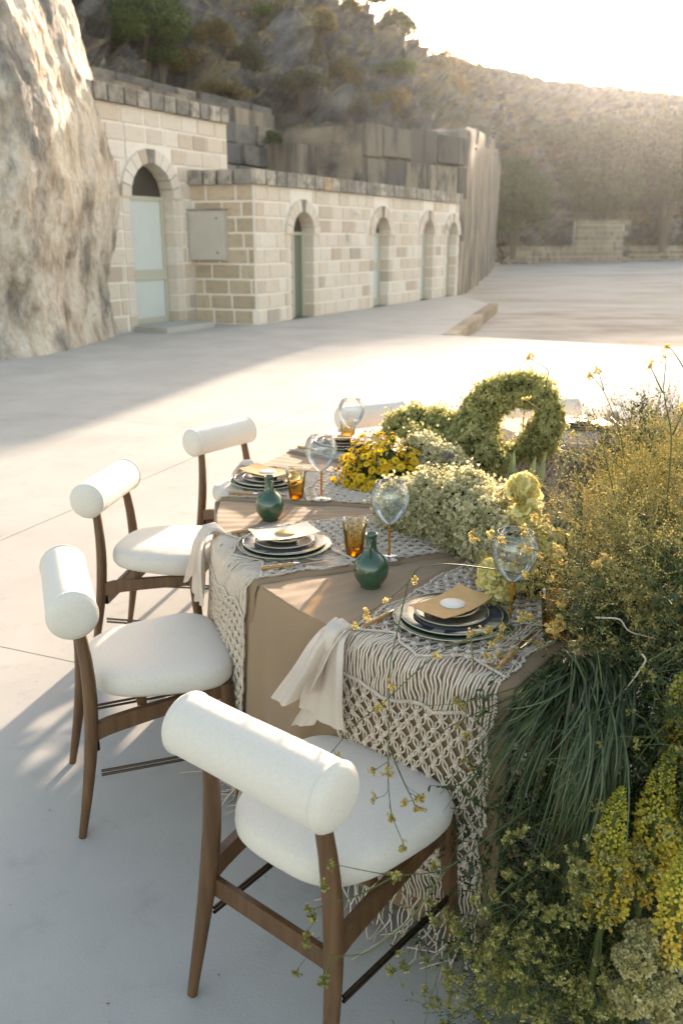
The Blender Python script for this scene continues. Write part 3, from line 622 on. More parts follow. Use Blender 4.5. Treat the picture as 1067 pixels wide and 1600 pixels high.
# ------------------------------------------------------------------ trees and bushes
mb = MB(); mb.add([(-.5, 0, 0), (0, -.32, .05), (.5, 0, 0), (0, .32, .05)], [(0, 1, 2, 3)]); LEAFQ = mb.data()
def crown(mb, c, rad, n, leaf, clumps=18, seed=0, m=0):
    r = np.random.default_rng(seed); C = np.array(c); rad = np.array(rad)
    d = norm(r.normal(size=(clumps, 3))); d[:, 2] = np.abs(d[:, 2]) * 1.1 - .25; cc = C + d * rad * r.uniform(.35, .8, (clumps, 1)); cr = r.uniform(.28, .5, clumps)
    k = r.integers(clumps, size=n); q = norm(r.normal(size=(n, 3))) * (r.uniform(.25, 1, (n, 1)) ** .45); P = cc[k] + q * rad * cr[k][:, None]
    inst(mb, LEAFQ, P, frames(norm(q + r.normal(0, .6, q.shape))), r.uniform(.6, 1.3, n) * leaf, np.clip(.45 + .25 * (r.uniform(-1, 1, clumps)[k]) + r.normal(0, .2, n), 0, 1))
def bush(name, label, cat, base, c, rad, n, leaf, m, seed, group=None, clumps=18):
    t = thing(name, label, cat, base, 0, group); b = np.array(base)
    mb = MB(); r = np.random.default_rng(seed + 99); h = c[2]
    P = []
    for k in range(6):
        e = np.array([c[0] + r.uniform(-.6, .6) * rad[0], c[1] + r.uniform(-.6, .6) * rad[1], h + r.uniform(-.3, .5) * rad[2]]); mid = np.array([e[0] * .25, e[1] * .25, e[2] * .5])
        P.append([np.array([0, 0, -.4]), mid, (mid + e) / 2 + r.normal(0, .05, 3) * rad[0], e])
    tubes(mb, P, np.array([1, .7, .45, .15]) * .05 * max(rad), 6); mb.build('trunk', 'bark', t)
    mb = MB(); crown(mb, c, rad, n, leaf, clumps, seed); o = mb.build('crown', m, t, smooth=False); o['kind'] = 'stuff'
    return t
def at_h(px, py, z_or_d, dist=False):
    """ground position under a line of sight, at height z or at distance"""
    vx, vy = (px - 533.5) / F_PX, (800 - py) / F_PX
    D = np.array([vx, math.cos(PITCH) + vy * math.sin(PITCH), -math.sin(PITCH) + vy * math.cos(PITCH)])
    t = z_or_d / D[1] if dist else (z_or_d - H_CAM) / D[2]
    return D * t + np.array([0, 0, H_CAM])
_hv = hillV.reshape(-1, 3); _hd = _hv[:, 1] * math.cos(PITCH) - (_hv[:, 2] - H_CAM) * math.sin(PITCH); _hx = 533.5 + F_PX * _hv[:, 0] / _hd; _hy = 800 - F_PX * (_hv[:, 1] * math.sin(PITCH) + (_hv[:, 2] - H_CAM) * math.cos(PITCH)) / _hd
def hill_dist(px, py):
    m_ = (np.abs(_hx - px) < 22) & (np.abs(_hy - py) < 22) & (_hd > 5)
    return float(np.percentile(_hv[m_, 1], 12)) if m_.any() else None
def bush_px(label, px, py, dist, wpx, hpx, n, leaf, m, seed, name='bush', cat='bush', group='bushes on the quarry slope', clumps=18):
    if dist < 68 and 'wall' not in label and 'skyline' not in label:
        h_ = hill_dist(px, py); dist = h_ - .2 if h_ else dist
    p = at_h(px, py, dist, True); k = dist / F_PX; rx, rz = wpx / 2 * k, hpx / 2 * k
    return bush(name, label, cat, (p[0], p[1], p[2] - rz), (0, 0, rz), (rx, rx * .8, rz), n, leaf, m, seed, group, clumps)
bush_px('big dark green bush on the slope right above the rock pillar', 222, 42, 27.5, 165, 130, 11000, .12, 'fresh_leaf', 1)
bush_px('small bright green bush below the big dark one at the top left', 250, 92, 26, 70, 50, 2600, .10, 'fresh_leaf', 2)
bush_px('grey green bush high on the slope above the low building', 450, 60, 36, 85, 105, 6000, .13, 'olive_leaf', 3)
bush_px('small green bush growing out of the dark quarry wall', 425, 218, 25.2, 32, 30, 700, .08, 'bush_leaf', 4)
bush_px('dry russet bush on the slope right of the big dark green bush', 290, 100, 28, 80, 60, 2500, .11, 'dry_leaf', 5)
bush_px('low dry bush on the ledge above the tall building roof', 350, 145, 26, 90, 34, 2000, .10, 'dry_leaf', 6)
bush_px('small fresh green tuft over the tall building coping', 228, 128, 23.5, 34, 22, 500, .08, 'bush_leaf', 7)
bush_px('yellow green bush below the skyline tree', 575, 70, 46, 50, 50, 1500, .16, 'dry_leaf', 8)
bush_px('low green bush along the skyline right of the tree', 665, 102, 58, 80, 26, 1500, .2, 'olive_leaf', 9)
bush_px('russet bush on the ridge left of the skyline tree', 548, 20, 46, 40, 50, 1300, .16, 'dry_leaf', 10)
bush_px('brown green bush on the slope above the squared rock block', 600, 165, 40, 80, 60, 2000, .14, 'dry_leaf', 11)
bush_px('ivy like green bush at the foot of the slope above the quarry wall', 470, 130, 32, 70, 50, 1800, .12, 'olive_leaf', 12)
bush_px('dusty bush halfway up the middle of the slope', 535, 120, 38, 60, 60, 1600, .13, 'dry_leaf', 13)
bush_px('scrubby bush on top of the long sawn quarry face', 735, 215, 48, 60, 40, 1400, .16, 'olive_leaf', 14)
bush_px('small round tree on the skyline above the quarry', 617, 42, 56, 58, 58, 3200, .2, 'bush_leaf', 15, 'tree', 'tree', None)
bush_px('large dark tree at the top edge left of the small skyline tree', 572, -14, 50, 90, 60, 3000, .2, 'olive_leaf', 16, 'tree', 'tree', None)
G = 'trees at the far side of the yard'
bush_px('round green bush beside the end of the sawn quarry face', 805, 322, 70, 118, 135, 9000, .34, 'bush_leaf', 17, group=G, clumps=26)
bush_px('darker low bush at the left foot of the round green bush', 762, 360, 69, 40, 60, 1800, .25, 'bush_leaf', 18, group=G)
bush_px('broad olive tree right of the broken stone wall', 945, 290, 80, 145, 200, 11000, .38, 'olive_leaf', 19, 'tree', 'tree', G, 26)
bush_px('hazy olive tree at the far right edge', 1045, 275, 84, 150, 200, 11000, .38, 'olive_leaf', 20, 'tree', 'tree', G, 26)
bush_px('tall olive tree higher on the slope behind the other two', 1000, 215, 90, 140, 95, 6000, .38, 'olive_leaf', 21, 'tree', 'tree', G, 22)
bush_px('brushy olive bush on the slope left of the broad olive tree', 860, 225, 80, 120, 75, 5000, .36, 'olive_leaf', 22, group=G)
bush_px('dry bush between the far garden walls', 905, 380, 82, 40, 34, 1200, .25, 'dry_leaf', 23, group=G)

for px_, py_, w_, h_, m_, l_ in ((330, 60, 70, 70, 'dry_leaf', 'brown bush between grey ledges near the top left'), (385, 95, 50, 60, 'olive_leaf', 'olive bush hanging between two ledges above the corner of the low building'), (500, 40, 60, 50, 'dry_leaf', 'orange brown bush near the top centre of the slope'), (530, 175, 70, 30, 'olive_leaf', 'low olive scrub just above the dark quarry wall'),
        (660, 180, 55, 40, 'olive_leaf', 'olive scrub above the right end of the squared rock block'), (700, 140, 60, 45, 'dry_leaf', 'dry bush high above the end of the low building'), (620, 110, 60, 40, 'fresh_leaf', 'green bush under the skyline tree'), (415, 20, 50, 40, 'fresh_leaf', 'small green bush at the top edge above the low building')):
    bush_px(l_, px_, py_, 40, w_, h_, 2600, .13, m_, px_ + py_)
# low scrub over the whole slope
r = np.random.default_rng(77); a_ = r.random(60000); b_ = r.uniform(.03, .86, 60000); ii = np.clip((a_ * 439).astype(int), 0, 438); jj = np.clip((b_ * 109).astype(int), 0, 108); P = hillV[ii, jj] + (hillV[ii + 1, jj] - hillV[ii, jj]) * r.random((60000, 1)) + (hillV[ii, jj + 1] - hillV[ii, jj]) * r.random((60000, 1))
nv_ = np.array([noise.noise(Vector(p * .33)) + .5 * noise.noise(Vector(p * 1.1)) for p in P]); k = nv_ > .12; P = P[k][:16000]; nv_ = nv_[k][:16000]
mb = MB(); d_ = P[:, 1] / 40; inst(mb, LEAFQ, P + r.normal(0, 1, P.shape) * np.array([.12, .12, .10]) * d_[:, None] + [0, 0, .12], frames(r.normal(0, .8, P.shape) + [0, -.5, .6]), r.uniform(.12, .3, len(P)) * np.clip(d_, .6, 2), np.clip(.45 + nv_ * .6 + r.normal(0, .2, len(P)), 0, 1))
mb.F[4] = mb.F[4]; o = mb.build('scrub', 'scrub_leaf', smooth=False); tag(o, kind='stuff')

# ================================================================== the ring table
CX, CY = 1.15, 3.10; RO, RI, ZT = 1.60, .88, .75
A_0, A_1 = 58, 241      # cloth covers these angles, bare plywood goes on to A_2
A_2 = 292
def polar(th, r_, z=0, t=0):
    a = R(th); return (CX + r_ * math.cos(a) - t * math.sin(a), CY + r_ * math.sin(a) + t * math.cos(a), z)
table = thing('ring_table', 'curved plywood banquet table mostly hidden under the tan cloth and flowers', 'table', (CX, CY, 0))
for a0, a1 in ((58, 105), (105, 152), (152, 199), (199, 248)):
    mb = MB(); a = np.radians(np.linspace(a0 + .1, a1 - .1, 16)); 
    prof = [(RI, ZT - .03), (RO, ZT - .03), (RO, ZT), (RI, ZT), (RI, ZT - .03)]
    V = np.array([[(p[0] * math.cos(x), p[0] * math.sin(x), p[1]) for p in prof] for x in a]); grid(mb, V)
    for e, s in ((0, 1), (-1, -1)): mb.add(V[e][:4], [(0, 1, 2, 3)[::s]])
    mb.build('tabletop', 'plywood', table, smooth=False)
for a in (62, 100, 150, 197, 238, 246):
    for rr in (RI + .08, RO - .09):
        mb = MB(); x, y = rr * math.cos(R(a)), rr * math.sin(R(a)); box(mb, (x, y, .36), (.06, .06, .72), rz=R(a)); mb.build('leg', 'chair_wood', table, smooth=False)
# tablecloth with soft folds that open towards the hem
SET = [232.5, 201.5, 170.5, 142.0, 113.5, 85.5]   # place settings
def foldamp(th):
    d = min(abs(th - s) for s in SET); return np.clip((d - 6.5) / 4, 0, 1)
r = np.random.default_rng(12); PH = r.uniform(0, 6.28, 6)
def cloth_pt(th, s):
    """s 0..1 outer hem to inner hem"""
    fa = foldamp(th); w_ = math.sin(R(th) * 43 + PH[0]) * .6 + math.sin(R(th) * 71 + PH[1]) * .4 + .5 * math.sin(R(th) * 19 + PH[2])
    if s < .42:
        k = 1 - s / .42; z = ZT + .006 - k * (ZT - .05); rr = RO + .007 + .012 * (1 - math.exp(-k * 9)) + (.040 * k + .038 * k * w_) * (.25 + .75 * fa)
        if k < .02: rr -= .004
    elif s < .58: k = (s - .42) / .16; rr = RO + .004 + (RI - RO - .008) * k; z = ZT + .0085 + .0012 * math.sin(rr * 37 + th * .7) * fa + .0008 * math.sin(th * 3.1 + rr * 9)
    else: k = (s - .58) / .42; z = ZT + .006 - k * (ZT - .12); rr = RI - .007 - (.02 * k + .02 * k * w_)
    return (CX + rr * math.cos(R(th)), CY + rr * math.sin(R(th)), z)
sv = np.concatenate([np.linspace(0, .40, 22), [.41, .4165, .42, .421], np.linspace(.43, .57, 24), [.579, .58, .585, .6], np.linspace(.63, 1, 10)])
mb = MB(); grid(mb, np.array([[cloth_pt(t_, s_) for s_ in sv] for t_ in np.arange(A_0, A_1 + .01, .5)]))
cl = mb.build('tablecloth', 'linen_tan'); tag(cl, 'plain tan linen cloth draped over the curved table to the ground', 'tablecloth')
for s_ in SET:   # seamed panel under every runner
    if s_ < 70: continue
    mb = MB(); hw = .248
    xs = np.array([-hw, -hw + .004, -hw * .5, 0, hw * .5, hw - .004, hw]); lift = np.array([-.001, .0035, .0035, .0035, .0035, .0035, -.001])
    path = [(RO + .040, .10)] + [(RO + .040 - .021 * k, .10 + (ZT - .12) * k) for k in np.linspace(.05, 1, 14)] + [(RO + .011, ZT + .004), (RO + .002, ZT + .0105)] + [(q, ZT + .0105) for q in np.linspace(RO - .03, RI + .02, 14)] + [(RI - .004, ZT + .006)] + [(RI - .014 - .02 * k, ZT - .02 - .35 * k) for k in np.linspace(0, 1, 6)]
    V = []
    for x, l in zip(xs, lift):
        row = []
        for i, (q, z) in enumerate(path):
            out = 1 if i <= 15 else (0 if i < 31 else -1); row.append((x, math.sqrt(q * q - x * x) + l * out + .006 * math.sin(x * 30 + z * 9) * max(0, (.6 - z)) * (out == 1), z + (l if out == 0 else 0)))
        V.append(row)
    grid(mb, np.array(V)); mb.build('cloth_panel', 'linen_edge', cl, loc=(CX, CY, 0), rot=(0, 0, R(s_ - 90)))

# ------------------------------------------------------------------ macrame runner (one mesh, laid at every place)
def make_runner():
    W = .42; NC = 48; px = np.linspace(-W / 2, W / 2, NC); cell = W / (NC / 4)
    L1, L2, L3 = .60, RO - RI, .40; TOT = L1 + L2 + L3
    def place(x, s, h=0.):
        """x across, s along from the outer hem, h height off the cloth"""
        x = np.asarray(x, float); s = np.asarray(s, float); h = np.broadcast_to(h, x.shape); rc = .016
        z = np.where(s < L1, ZT - L1 + s, ZT); y = np.zeros_like(x)
        a = s < L1; b = (s >= L1) & (s < L1 + L2); c = s >= L1 + L2
        bul = .010 * np.sin(s * 11 + x * 9) * np.clip((L1 - s) / L1, 0, 1)
        Ro = np.where(a, RO + .029 + h + bul + .028 * np.clip((L1 - s) / L1, 0, 1), 0)
        q = np.where(b, RO + .006 - (s - L1) * (L2 - .0) / L2, 0)
        Rc = np.where(c, RI - .020 - h - .05 * (s - L1 - L2), 0)
        rr = Ro + q + Rc; y = np.sqrt(np.maximum(rr * rr - x * x, .01))
        # round the edge over
        ke = np.exp(-((s - L1) / .018) ** 2); ki = np.exp(-((s - L1 - L2) / .018) ** 2)
        y = y - np.where(a, ke * .003, 0) + np.where(b, ke * .006, 0) + np.where(c, ki * .01, 0)
        z = np.where(b, ZT + .0145 + h, z) - ke * .002 * b - ki * .002 * b + np.where(c, ZT - (s - L1 - L2) - ZT, 0) * 1.0 + np.where(c, 0., 0.)
        z = np.where(c, ZT + .004 - (s - L1 - L2), z)
        return np.stack([x, y - 1.6, z], -1)
    def warp(x, s):
        return x + .005 * np.sin(s * 23 + x * 14) + .004 * np.sin(s * 47 + x * 40) + .0015 * np.sin(s * 130 + x * 90), s + .008 * np.sin(x * 19 + s * 7) + .004 * np.sin(x * 55 + s * 31)
    mb = MB(); pitch = .0315
    # zones along the length: net or straight
    zones = [(0.0, .09, 'straight'), (.09, .52, 'net'), (.52, .66, 'fan'), (.66, .80, 'net'), (.80, .92, 'straight'), (.92, 1.22, 'net'), (1.22, 1.34, 'fan'), (1.34, TOT, 'net')]
    paths = [[] for _ in range(NC)]; hs = [[] for _ in range(NC)]; knots = []; row = 0
    for (s0, s1, kd_) in zones:
        n = max(1, round((s1 - s0) / pitch)); p = (s1 - s0) / n
        for k in range(n):
            s = s0 + k * p
            if kd_ == 'net':
                off = 0 if row % 2 == 0 else 2
                for i in range(NC):
                    g = (i - off) // 4; gi = (i - off) % 4; c0 = off + g * 4; members = [j for j in range(c0, c0 + 4) if 0 <= j < NC]
                    xc = np.mean(px[members]); e = (gi - 1.5)
                    if len(members) == 4: paths[i].append((xc + e * .0020, s)); hs[i].append(.002)
                    else: paths[i].append((px[i], s)); hs[i].append(0)
                    bow = .0016 * (1 if gi in (0, 3) else -.5) * (1 if gi > 1.5 else -1)
                    paths[i].append((px[i] * .75 + (xc + e * .0055) * .25 + bow, s + p * .36)); hs[i].append(0)
                    paths[i].append((px[i] + bow * .6, s + p * .62)); hs[i].append(0)
                for g in range(-1, NC // 4 + 1):
                    c0 = off + g * 4
                    if c0 >= 0 and c0 + 3 < NC: knots.append((px[c0:c0 + 4].mean(), s))
            else:
                for i in range(NC):
                    j = .0012 * math.sin(i * 2.3 + s * 60)
                    for q in (0, .33, .66): paths[i].append((px[i] + j, s + p * q)); hs[i].append(.001 if kd_ == 'fan' else 0)
            row += 1
    # fringe below the hem
    r = np.random.default_rng(5)
    P = []
    for i in range(NC):
        a = np.array(paths[i]); x, s = warp(a[:, 0], a[:, 1]); P.append(place(x, s, np.array(hs[i]) + r.normal(0, .0004, len(x))))
    P = np.array(P); tubes(mb, P, .0030, 5)
    fr = []
    for i in range(NC):
        b = P[i, 0]; L = r.uniform(.13, .24); n = 9; k = np.linspace(0, 1, n); dx, dy = r.normal(0, .035), abs(r.normal(.02, .03)); zf = b[2] - L * k
        x = b[0] + dx * k ** 2 + .008 * np.sin(k * 9 + i); y = b[1] + dy * k ** 2 + .008 * np.cos(k * 8 + i * 2)
        over = np.clip(.008 - zf, 0, 1); y = y + over * r.uniform(.3, 1.0); x = x + over * r.uniform(-.6, .6); zf = np.maximum(zf, .006 + r.uniform(0, .012)); fr.append(np.stack([x, y, zf], 1))
    tubes(mb, np.array(fr), .0024, 4)
    # knots: two crossing wraps each
    kp = np.array(knots); x, s = warp(kp[:, 0], kp[:, 1]); C = place(x, s, .0045); cx = place(x + .001, s, .0045) - C; cs = place(x, s + .001, .0045) - C
    ex, es = norm(cx), norm(cs); en_ = norm(np.cross(ex, es)); en_ = np.where((en_ * np.where((s > L1)[:, None] & (s < L1 + L2)[:, None], [[0, 0, 1.]], np.where((s <= L1)[:, None], [[0, 1., 0]], [[0, -1., 0]]))).sum(1, keepdims=True) < 0, -en_, en_)
    sgn = 1
    for (a0, sh, wd) in ((.0008, -.0042, .0062), (-.0008, .0040, .0062), (.0, -.0002, .0068)):
        k = np.linspace(-1, 1, 6)
        PP = C[:, None] + ex[:, None] * (k * wd)[None, :, None] + es[:, None] * (sh + sgn * .0022 * k)[None, :, None] + en_[:, None] * (.0026 * (1 - k ** 2) - .0018)[None, :, None]
        tubes(mb, PP, np.array([.002, .0034, .0037, .0037, .0034, .002]), 5); sgn = -sgn
    # hitched ridges: straight hems and zigzag rows
    def ridge(f, n=96):
        xx = np.linspace(-W / 2 - .003, W / 2 + .003, n); ss = f(xx); x, s = warp(xx, ss); C = place(x, s, .005); d = norm(np.gradient(C, axis=0)); up = place(x, s, .009) - C
        es = norm(place(x, s + .002, .005) - C)
        a = C - es * .0042 - d * .0014; b = C + es * .0042 + d * .0014; mid = C + norm(up) * .0022
        tubes(mb, np.stack([a, mid - es * .0015, mid + es * .0015, b], 1), np.array([.0017, .0026, .0026, .0017]), 5)
    tri = lambda x, n: np.abs(((x / W * n) % 1) * 2 - 1)
    for f in (lambda x: .095 + 0 * x, lambda x: .145 + 0 * x, lambda x: .505 + .018 * tri(x, 3), lambda x: .665 - .05 * tri(x, 2), lambda x: .80 + .05 * tri(x, 2), lambda x: .915 + .01 * tri(x, 2),
              lambda x: 1.225 + .045 * tri(x, 2), lambda x: 1.30 - .03 * tri(x, 3), lambda x: 1.45 + .03 * tri(x, 3)): ridge(f)
    # side borders
    for sx in (-1, 1):
        ss = np.arange(.0, TOT, .0072); xx = np.full(len(ss), sx * (W / 2 + .003)) + .0015 * np.sin(ss * 200); x, s = warp(xx, ss); C = place(x, s, .004); dl = norm(np.gradient(C, axis=0)); o = place(x + .004, s, .004) - C
        tubes(mb, np.stack([C - o - dl * .003, C, C + o + dl * .003], 1), np.array([.0018, .003, .0018]), 5)
    return mb
rm = make_runner().mesh('cord_netting', 'cotton_cord')
LBL = ['first place nearest the camera', 'second place, beside the green bottle at the cloth corner', 'third place, behind the paler green bottle', 'fourth place, left of the yellow flowers', 'place behind the olive flower loop', 'far place right of the olive flower loop']
for s_, l in zip(SET, LBL):
    t = thing('macrame_runner', 'knotted cream macrame runner laid across the table at the ' + l.split(',')[0], 'table runner', polar(s_, 1.6), R(s_ - 90), 'macrame runners')
    if 'behind the olive' in l: t['label'] = 'knotted cream macrame runner hanging down the inner table side under the olive flower loop'
    if 'far place' in l: t['label'] = 'knotted macrame runner on the far table end beside the brown grass'
    o = link('cord_netting', rm, t); o['kind'] = 'stuff'

# ------------------------------------------------------------------ chairs
def chair_parts(t):
    # seat cushion
    a = np.linspace(0, 2 * math.pi, 64, endpoint=False); mb = MB()
    sp = lambda v, e: np.sign(v) * np.abs(v) ** e
    oy = .228 * sp(np.sin(a), .62); ox = (.218 + .034 * oy / .228) * sp(np.cos(a), .52); oy = oy - .012 * (np.sin(a) < 0) * (1 - np.abs(np.cos(a)))
    rings = [(.0, .418), (.86, .418), (.955, .422), (.99, .434), (1.0, .452), (.992, .469), (.965, .482), (.91, .490), (.78, .4965), (.55, .501), (.28, .503), (.0, .5035)]
    V = np.array([[(ox[i] * k, oy[i] * k + .015, z) for k, z in rings] for i in range(64)]); V = np.concatenate([V, V[:1]]); grid(mb, V); mb.build('seat', 'upholstery', t)
    # bolster back with piped ends
    mb = MB(); Lh = .217; rr = .069
    end = [(0, -Lh - .012), (.03, -Lh - .010), (.05, -Lh - .006), (.060, -Lh + .001), (.0665, -Lh + .007), (.0678, -Lh + .0115), (.0712, -Lh + .0138), (.0712, -Lh + .0162), (.0676, -Lh + .0190), (.069, -Lh + .03)]
    prof = end + [(rr + .0006 * math.sin(q * 17), q) for q in np.linspace(-Lh + .05, Lh - .05, 9)] + [(p, -q) for p, q in reversed(end)]
    lathe(mb, [(p, q) for p, q in prof], 48, axis='x'); mb.build('backrest', 'upholstery', t, loc=(0, -.262, .712), rot=(R(8), 0, 0))
    # legs
    for s in (-1, 1):
        k = np.linspace(0, 1, 12); z = k * .675
        x = s * (.205 - .050 * k ** 1.3); y = -.300 + .085 * np.sin(k * math.pi * .55) - .035 * k ** 3; rad = np.interp(k, [0, .25, .5, .68, 1], [.0125, .018, .0225, .0225, .0175])
        mb = MB(); tubes(mb, [np.stack([x, y, z], 1)], rad, 14, cap=True); mb.build('leg', 'chair_wood', t)
        z = k * .425; x = s * (.212 - .018 * k); y = .225 - .035 * k; rad = np.interp(k, [0, .6, 1], [.012, .020, .0225])
        mb = MB(); tubes(mb, [np.stack([x, y, z], 1)], rad, 14, cap=True); mb.build('leg', 'chair_wood', t)
        # side rail: deep board rising to the front, curved gusset behind
        kk = np.linspace(0, 1, 10); yy = -.235 + .42 * kk; zt = .355 + .062 * kk ** .7; hh = .052 - .012 * kk; xx = s * (.183 + .008 * kk)
        V = []
        for i in range(10):
            V.append([(xx[i] - .011, yy[i], zt[i] - hh[i]), (xx[i] + .011, yy[i], zt[i] - hh[i]), (xx[i] + .011, yy[i], zt[i]), (xx[i] - .011, yy[i], zt[i]), (xx[i] - .011, yy[i], zt[i] - hh[i])])
        mb = MB(); grid(mb, np.array(V)); mb.build('seat_rail', 'chair_wood', t, smooth=False)
        mb = MB(); tubes(mb, [[(s * .196, -.222, .205), (s * .207, .214, .205)], [(s * .196, -.222, .192), (s * .207, .214, .192)]], .0045, 8); mb.build('foot_rail', 'bronze', t)
    mb = MB(); box(mb, (0, .185, .395), (.36, .022, .045)); mb.build('front_rail', 'chair_wood', t, smooth=False)
    mb = MB(); box(mb, (0, -.075, .400), (.34, .03, .034)); mb.build('seat_support', 'chair_wood', t, smooth=False)
    V = []; 
    for x in np.linspace(-.176, .176, 7): V.append([(x, -.238, .262), (x, -.218, .262), (x, -.218, .306), (x, -.223, .312), (x, -.238, .312), (x, -.238, .262)])
    mb = MB(); grid(mb, np.array(V)); mb.build('back_rail', 'chair_wood', t, smooth=False)
CH = [(230.5, 1.815, 'cream bolster back dining chair nearest the camera with its seat under the napkin', 0), (200.5, 1.83, 'cream bolster back chair at left facing the second place, far legs at the frame edge', 0),
      (170.0, 1.895, 'cream bolster back chair facing the third place, third along from the camera', 2), (143.0, 1.97, 'cream bolster back chair at the fourth place, its seat mostly behind the table edge', 0),
      (117.0, 1.88, 'far cream chair whose bolster shows behind the yellow flowers', 0), (88.0, 1.84, 'far cream chair whose bolster peeks out right of the olive flower loop', 0)]
c0 = None
for (a, rr, l, j) in CH:
    loc = polar(a, rr); rz = R(a + 90 + j)
    if c0 is None:
        c0 = thing('dining_chair', l, 'chair', loc, rz, 'bolster back chairs around the ring table'); chair_parts(c0)
        for o_ in [q for q in bpy.data.objects if q.parent == c0 and q.name.split('.')[0] != 'backrest']:
            for v_ in o_.data.vertices: v_.co.y = -.262 + (v_.co.y + .262) * .92
    else: dup(c0, loc, rz, l)

# ------------------------------------------------------------------ table ware
ZR = ZT + .0215
def dish(name, R_, h, foot, m, lip, label, cat, group):
    t = thing(name, label, cat, group=group); mb = MB()
    prof = [(0, .004), (foot, .004), (foot + .004, 0), (foot + .008, .003), (R_ * .72, h * .35), (R_ - .003, h - .002), (R_, h), (R_ - .003, h + .0015), (R_ * .72, h * .35 + .005), (foot, .0085), (0, .0085)]
    lathe(mb, prof, 64); mb.build('dish', m, t)
    mb = MB(); a = np.linspace(0, 2 * math.pi, 65); tubes(mb, [np.stack([R_ * np.cos(a), R_ * np.sin(a), np.full(65, h)], 1)], .0013, 6); mb.build('rim', lip, t); return t
PRO = {}
WHERE = ['at the place nearest the camera', 'at the second place from the camera', 'behind the paler green bottle', 'at the fourth place along the table', 'hidden behind the olive flower loop', 'right of the olive flower loop']
for i, a in enumerate(SET):
    rc = [1.385, 1.43, 1.465, 1.45, 1.36, 1.33][i]; ta = [-.035, 0, .01, 0, 0, 0][i]
    base = polar(a, rc, 0, ta); x, y = base[:2]; z = ZR
    for (nm, R_, h, ft, m, lip, desc, cat) in (('charger_plate', .147, .012, .085, 'green_plate', 'cream_glaze', 'wide dark green charger plate with cream rim', 'plate'), ('dinner_plate', .130, .014, .075, 'banded_plate', 'cream_glaze', 'navy and grey banded dinner plate with pale rim', 'plate'),
                                     ('salad_plate', .094, .014, .06, 'grey_glaze', 'cream_glaze', 'grey and brown glazed small plate', 'plate'), ('sauce_bowl', .066, .018, .032, 'gold_glaze', 'cream_glaze', 'little ochre glazed bowl', 'bowl')):
        lb = desc + ' ' + WHERE[i]
        if nm not in PRO: t = dish(nm, R_, h, ft, m, lip, lb, cat, nm.replace('_', ' ') + 's in the stacks'); t.location = (x, y, z); PRO[nm] = t
        else: t = dup(PRO[nm], (x, y, z), R(rng.uniform(0, 360)), lb)
        z += {'charger_plate': .0060, 'dinner_plate': .0070, 'salad_plate': .0070}.get(nm, 0)
    z += .021
    # torn-edged card across the bowl
    kr = i in (0, 2, 5); ang = [R(44), R(24), R(-36), R(-22), R(20), R(10)][i]
    t = thing('menu_card', ('kraft card with a pale round seal ' if kr else 'cream card with a tan round seal ') + ['on the place nearest the camera', 'on the second place', 'on the third place, behind the pale green bottle', 'on the fourth place', 'behind the olive loop', 'on the far right place'][i], 'card', (x, y, z), ang, 'menu cards on the plates')
    n = 26; r = np.random.default_rng(i + 70); ex = np.linspace(-.100, .100, n); V = []
    jag = np.cumsum(r.normal(0, .0013, n)); jag -= np.linspace(jag[0], jag[-1], n)
    for k in range(n):
        curl = .006 * (ex[k] / .08) ** 2; V.append([(ex[k], -.056 + jag[k] + abs(r.normal(0, .0006)), curl + .002), (ex[k], -.015, curl), (ex[k], .015, curl), (ex[k], .056, curl + .003)])
    V = np.array(V); mb = MB(); grid(mb, V + [0, 0, .0012]); grid(mb, V[:, ::-1]); o = mb.build('paper', 'kraft_paper' if kr else 'cream_paper', t)
    mb = MB(); lathe(mb, [(0, .0026), (.032, .0030), (.0322, .0014), (0, .0012)], 32); mb.build('seal', 'white_seal' if kr else 'tan_seal', t, loc=(0.004, .0, .0012))
# cutlery with bamboo handles
def bamboo(mb, L=.098):
    ys = []; rs = []
    for k in np.linspace(0, 1, 40):
        q = (k * 3.4) % 1; ys.append(k * L); rs.append(.0060 + .0018 * math.exp(-((q - .5) / .10) ** 2) - .0010 * (k < .03))
    P = np.stack([np.zeros(40), np.array(ys), np.zeros(40)], 1); tubes(mb, [P], np.array(rs), 10, cap=True)
def knife(label):
    t = thing('knife', label, 'knife', group='bamboo handled knives'); mb = MB(); bamboo(mb); mb.build('handle', 'bamboo', t)
    mb = MB(); tubes(mb, [[(0, 0, 0), (0, -.018, 0)]], np.array([.0065, .004]), 8); V = []
    for k in np.linspace(0, 1, 10): w_ = .009 * (1 - k ** 4 * .9) * (.5 + .5 * min(1, k * 5)); V.append([(-w_, -.018 - .115 * k, .0008), (-w_, -.018 - .115 * k, -.0008), (w_, -.018 - .115 * k, -.0004), (w_, -.018 - .115 * k, .0004), (-w_, -.018 - .115 * k, .0008)])
    grid(mb, np.array(V)); mb.build('blade', 'steel', t); return t
def fork(label):
    t = thing('fork', label, 'fork', group='bamboo handled forks'); mb = MB(); bamboo(mb); mb.build('handle', 'bamboo', t)
    mb = MB(); tubes(mb, [[(0, 0, 0), (0, -.03, .001), (0, -.06, .004)]], np.array([.0055, .003, .004]), 6)
    for q in (-1.5, -.5, .5, 1.5): tubes(mb, [[(0, -.058, .004), (q * .0045, -.072, .001), (q * .005, -.09, 0), (q * .0048, -.108, .004)]], np.array([.003, .0016, .0014, .0008]), 5)
    mb.build('fork_head', 'steel', t); return t
kf = ff = None
NTH = ['nearest place', 'second place', 'third place', 'fourth place', 'place behind the olive loop', 'far right place']
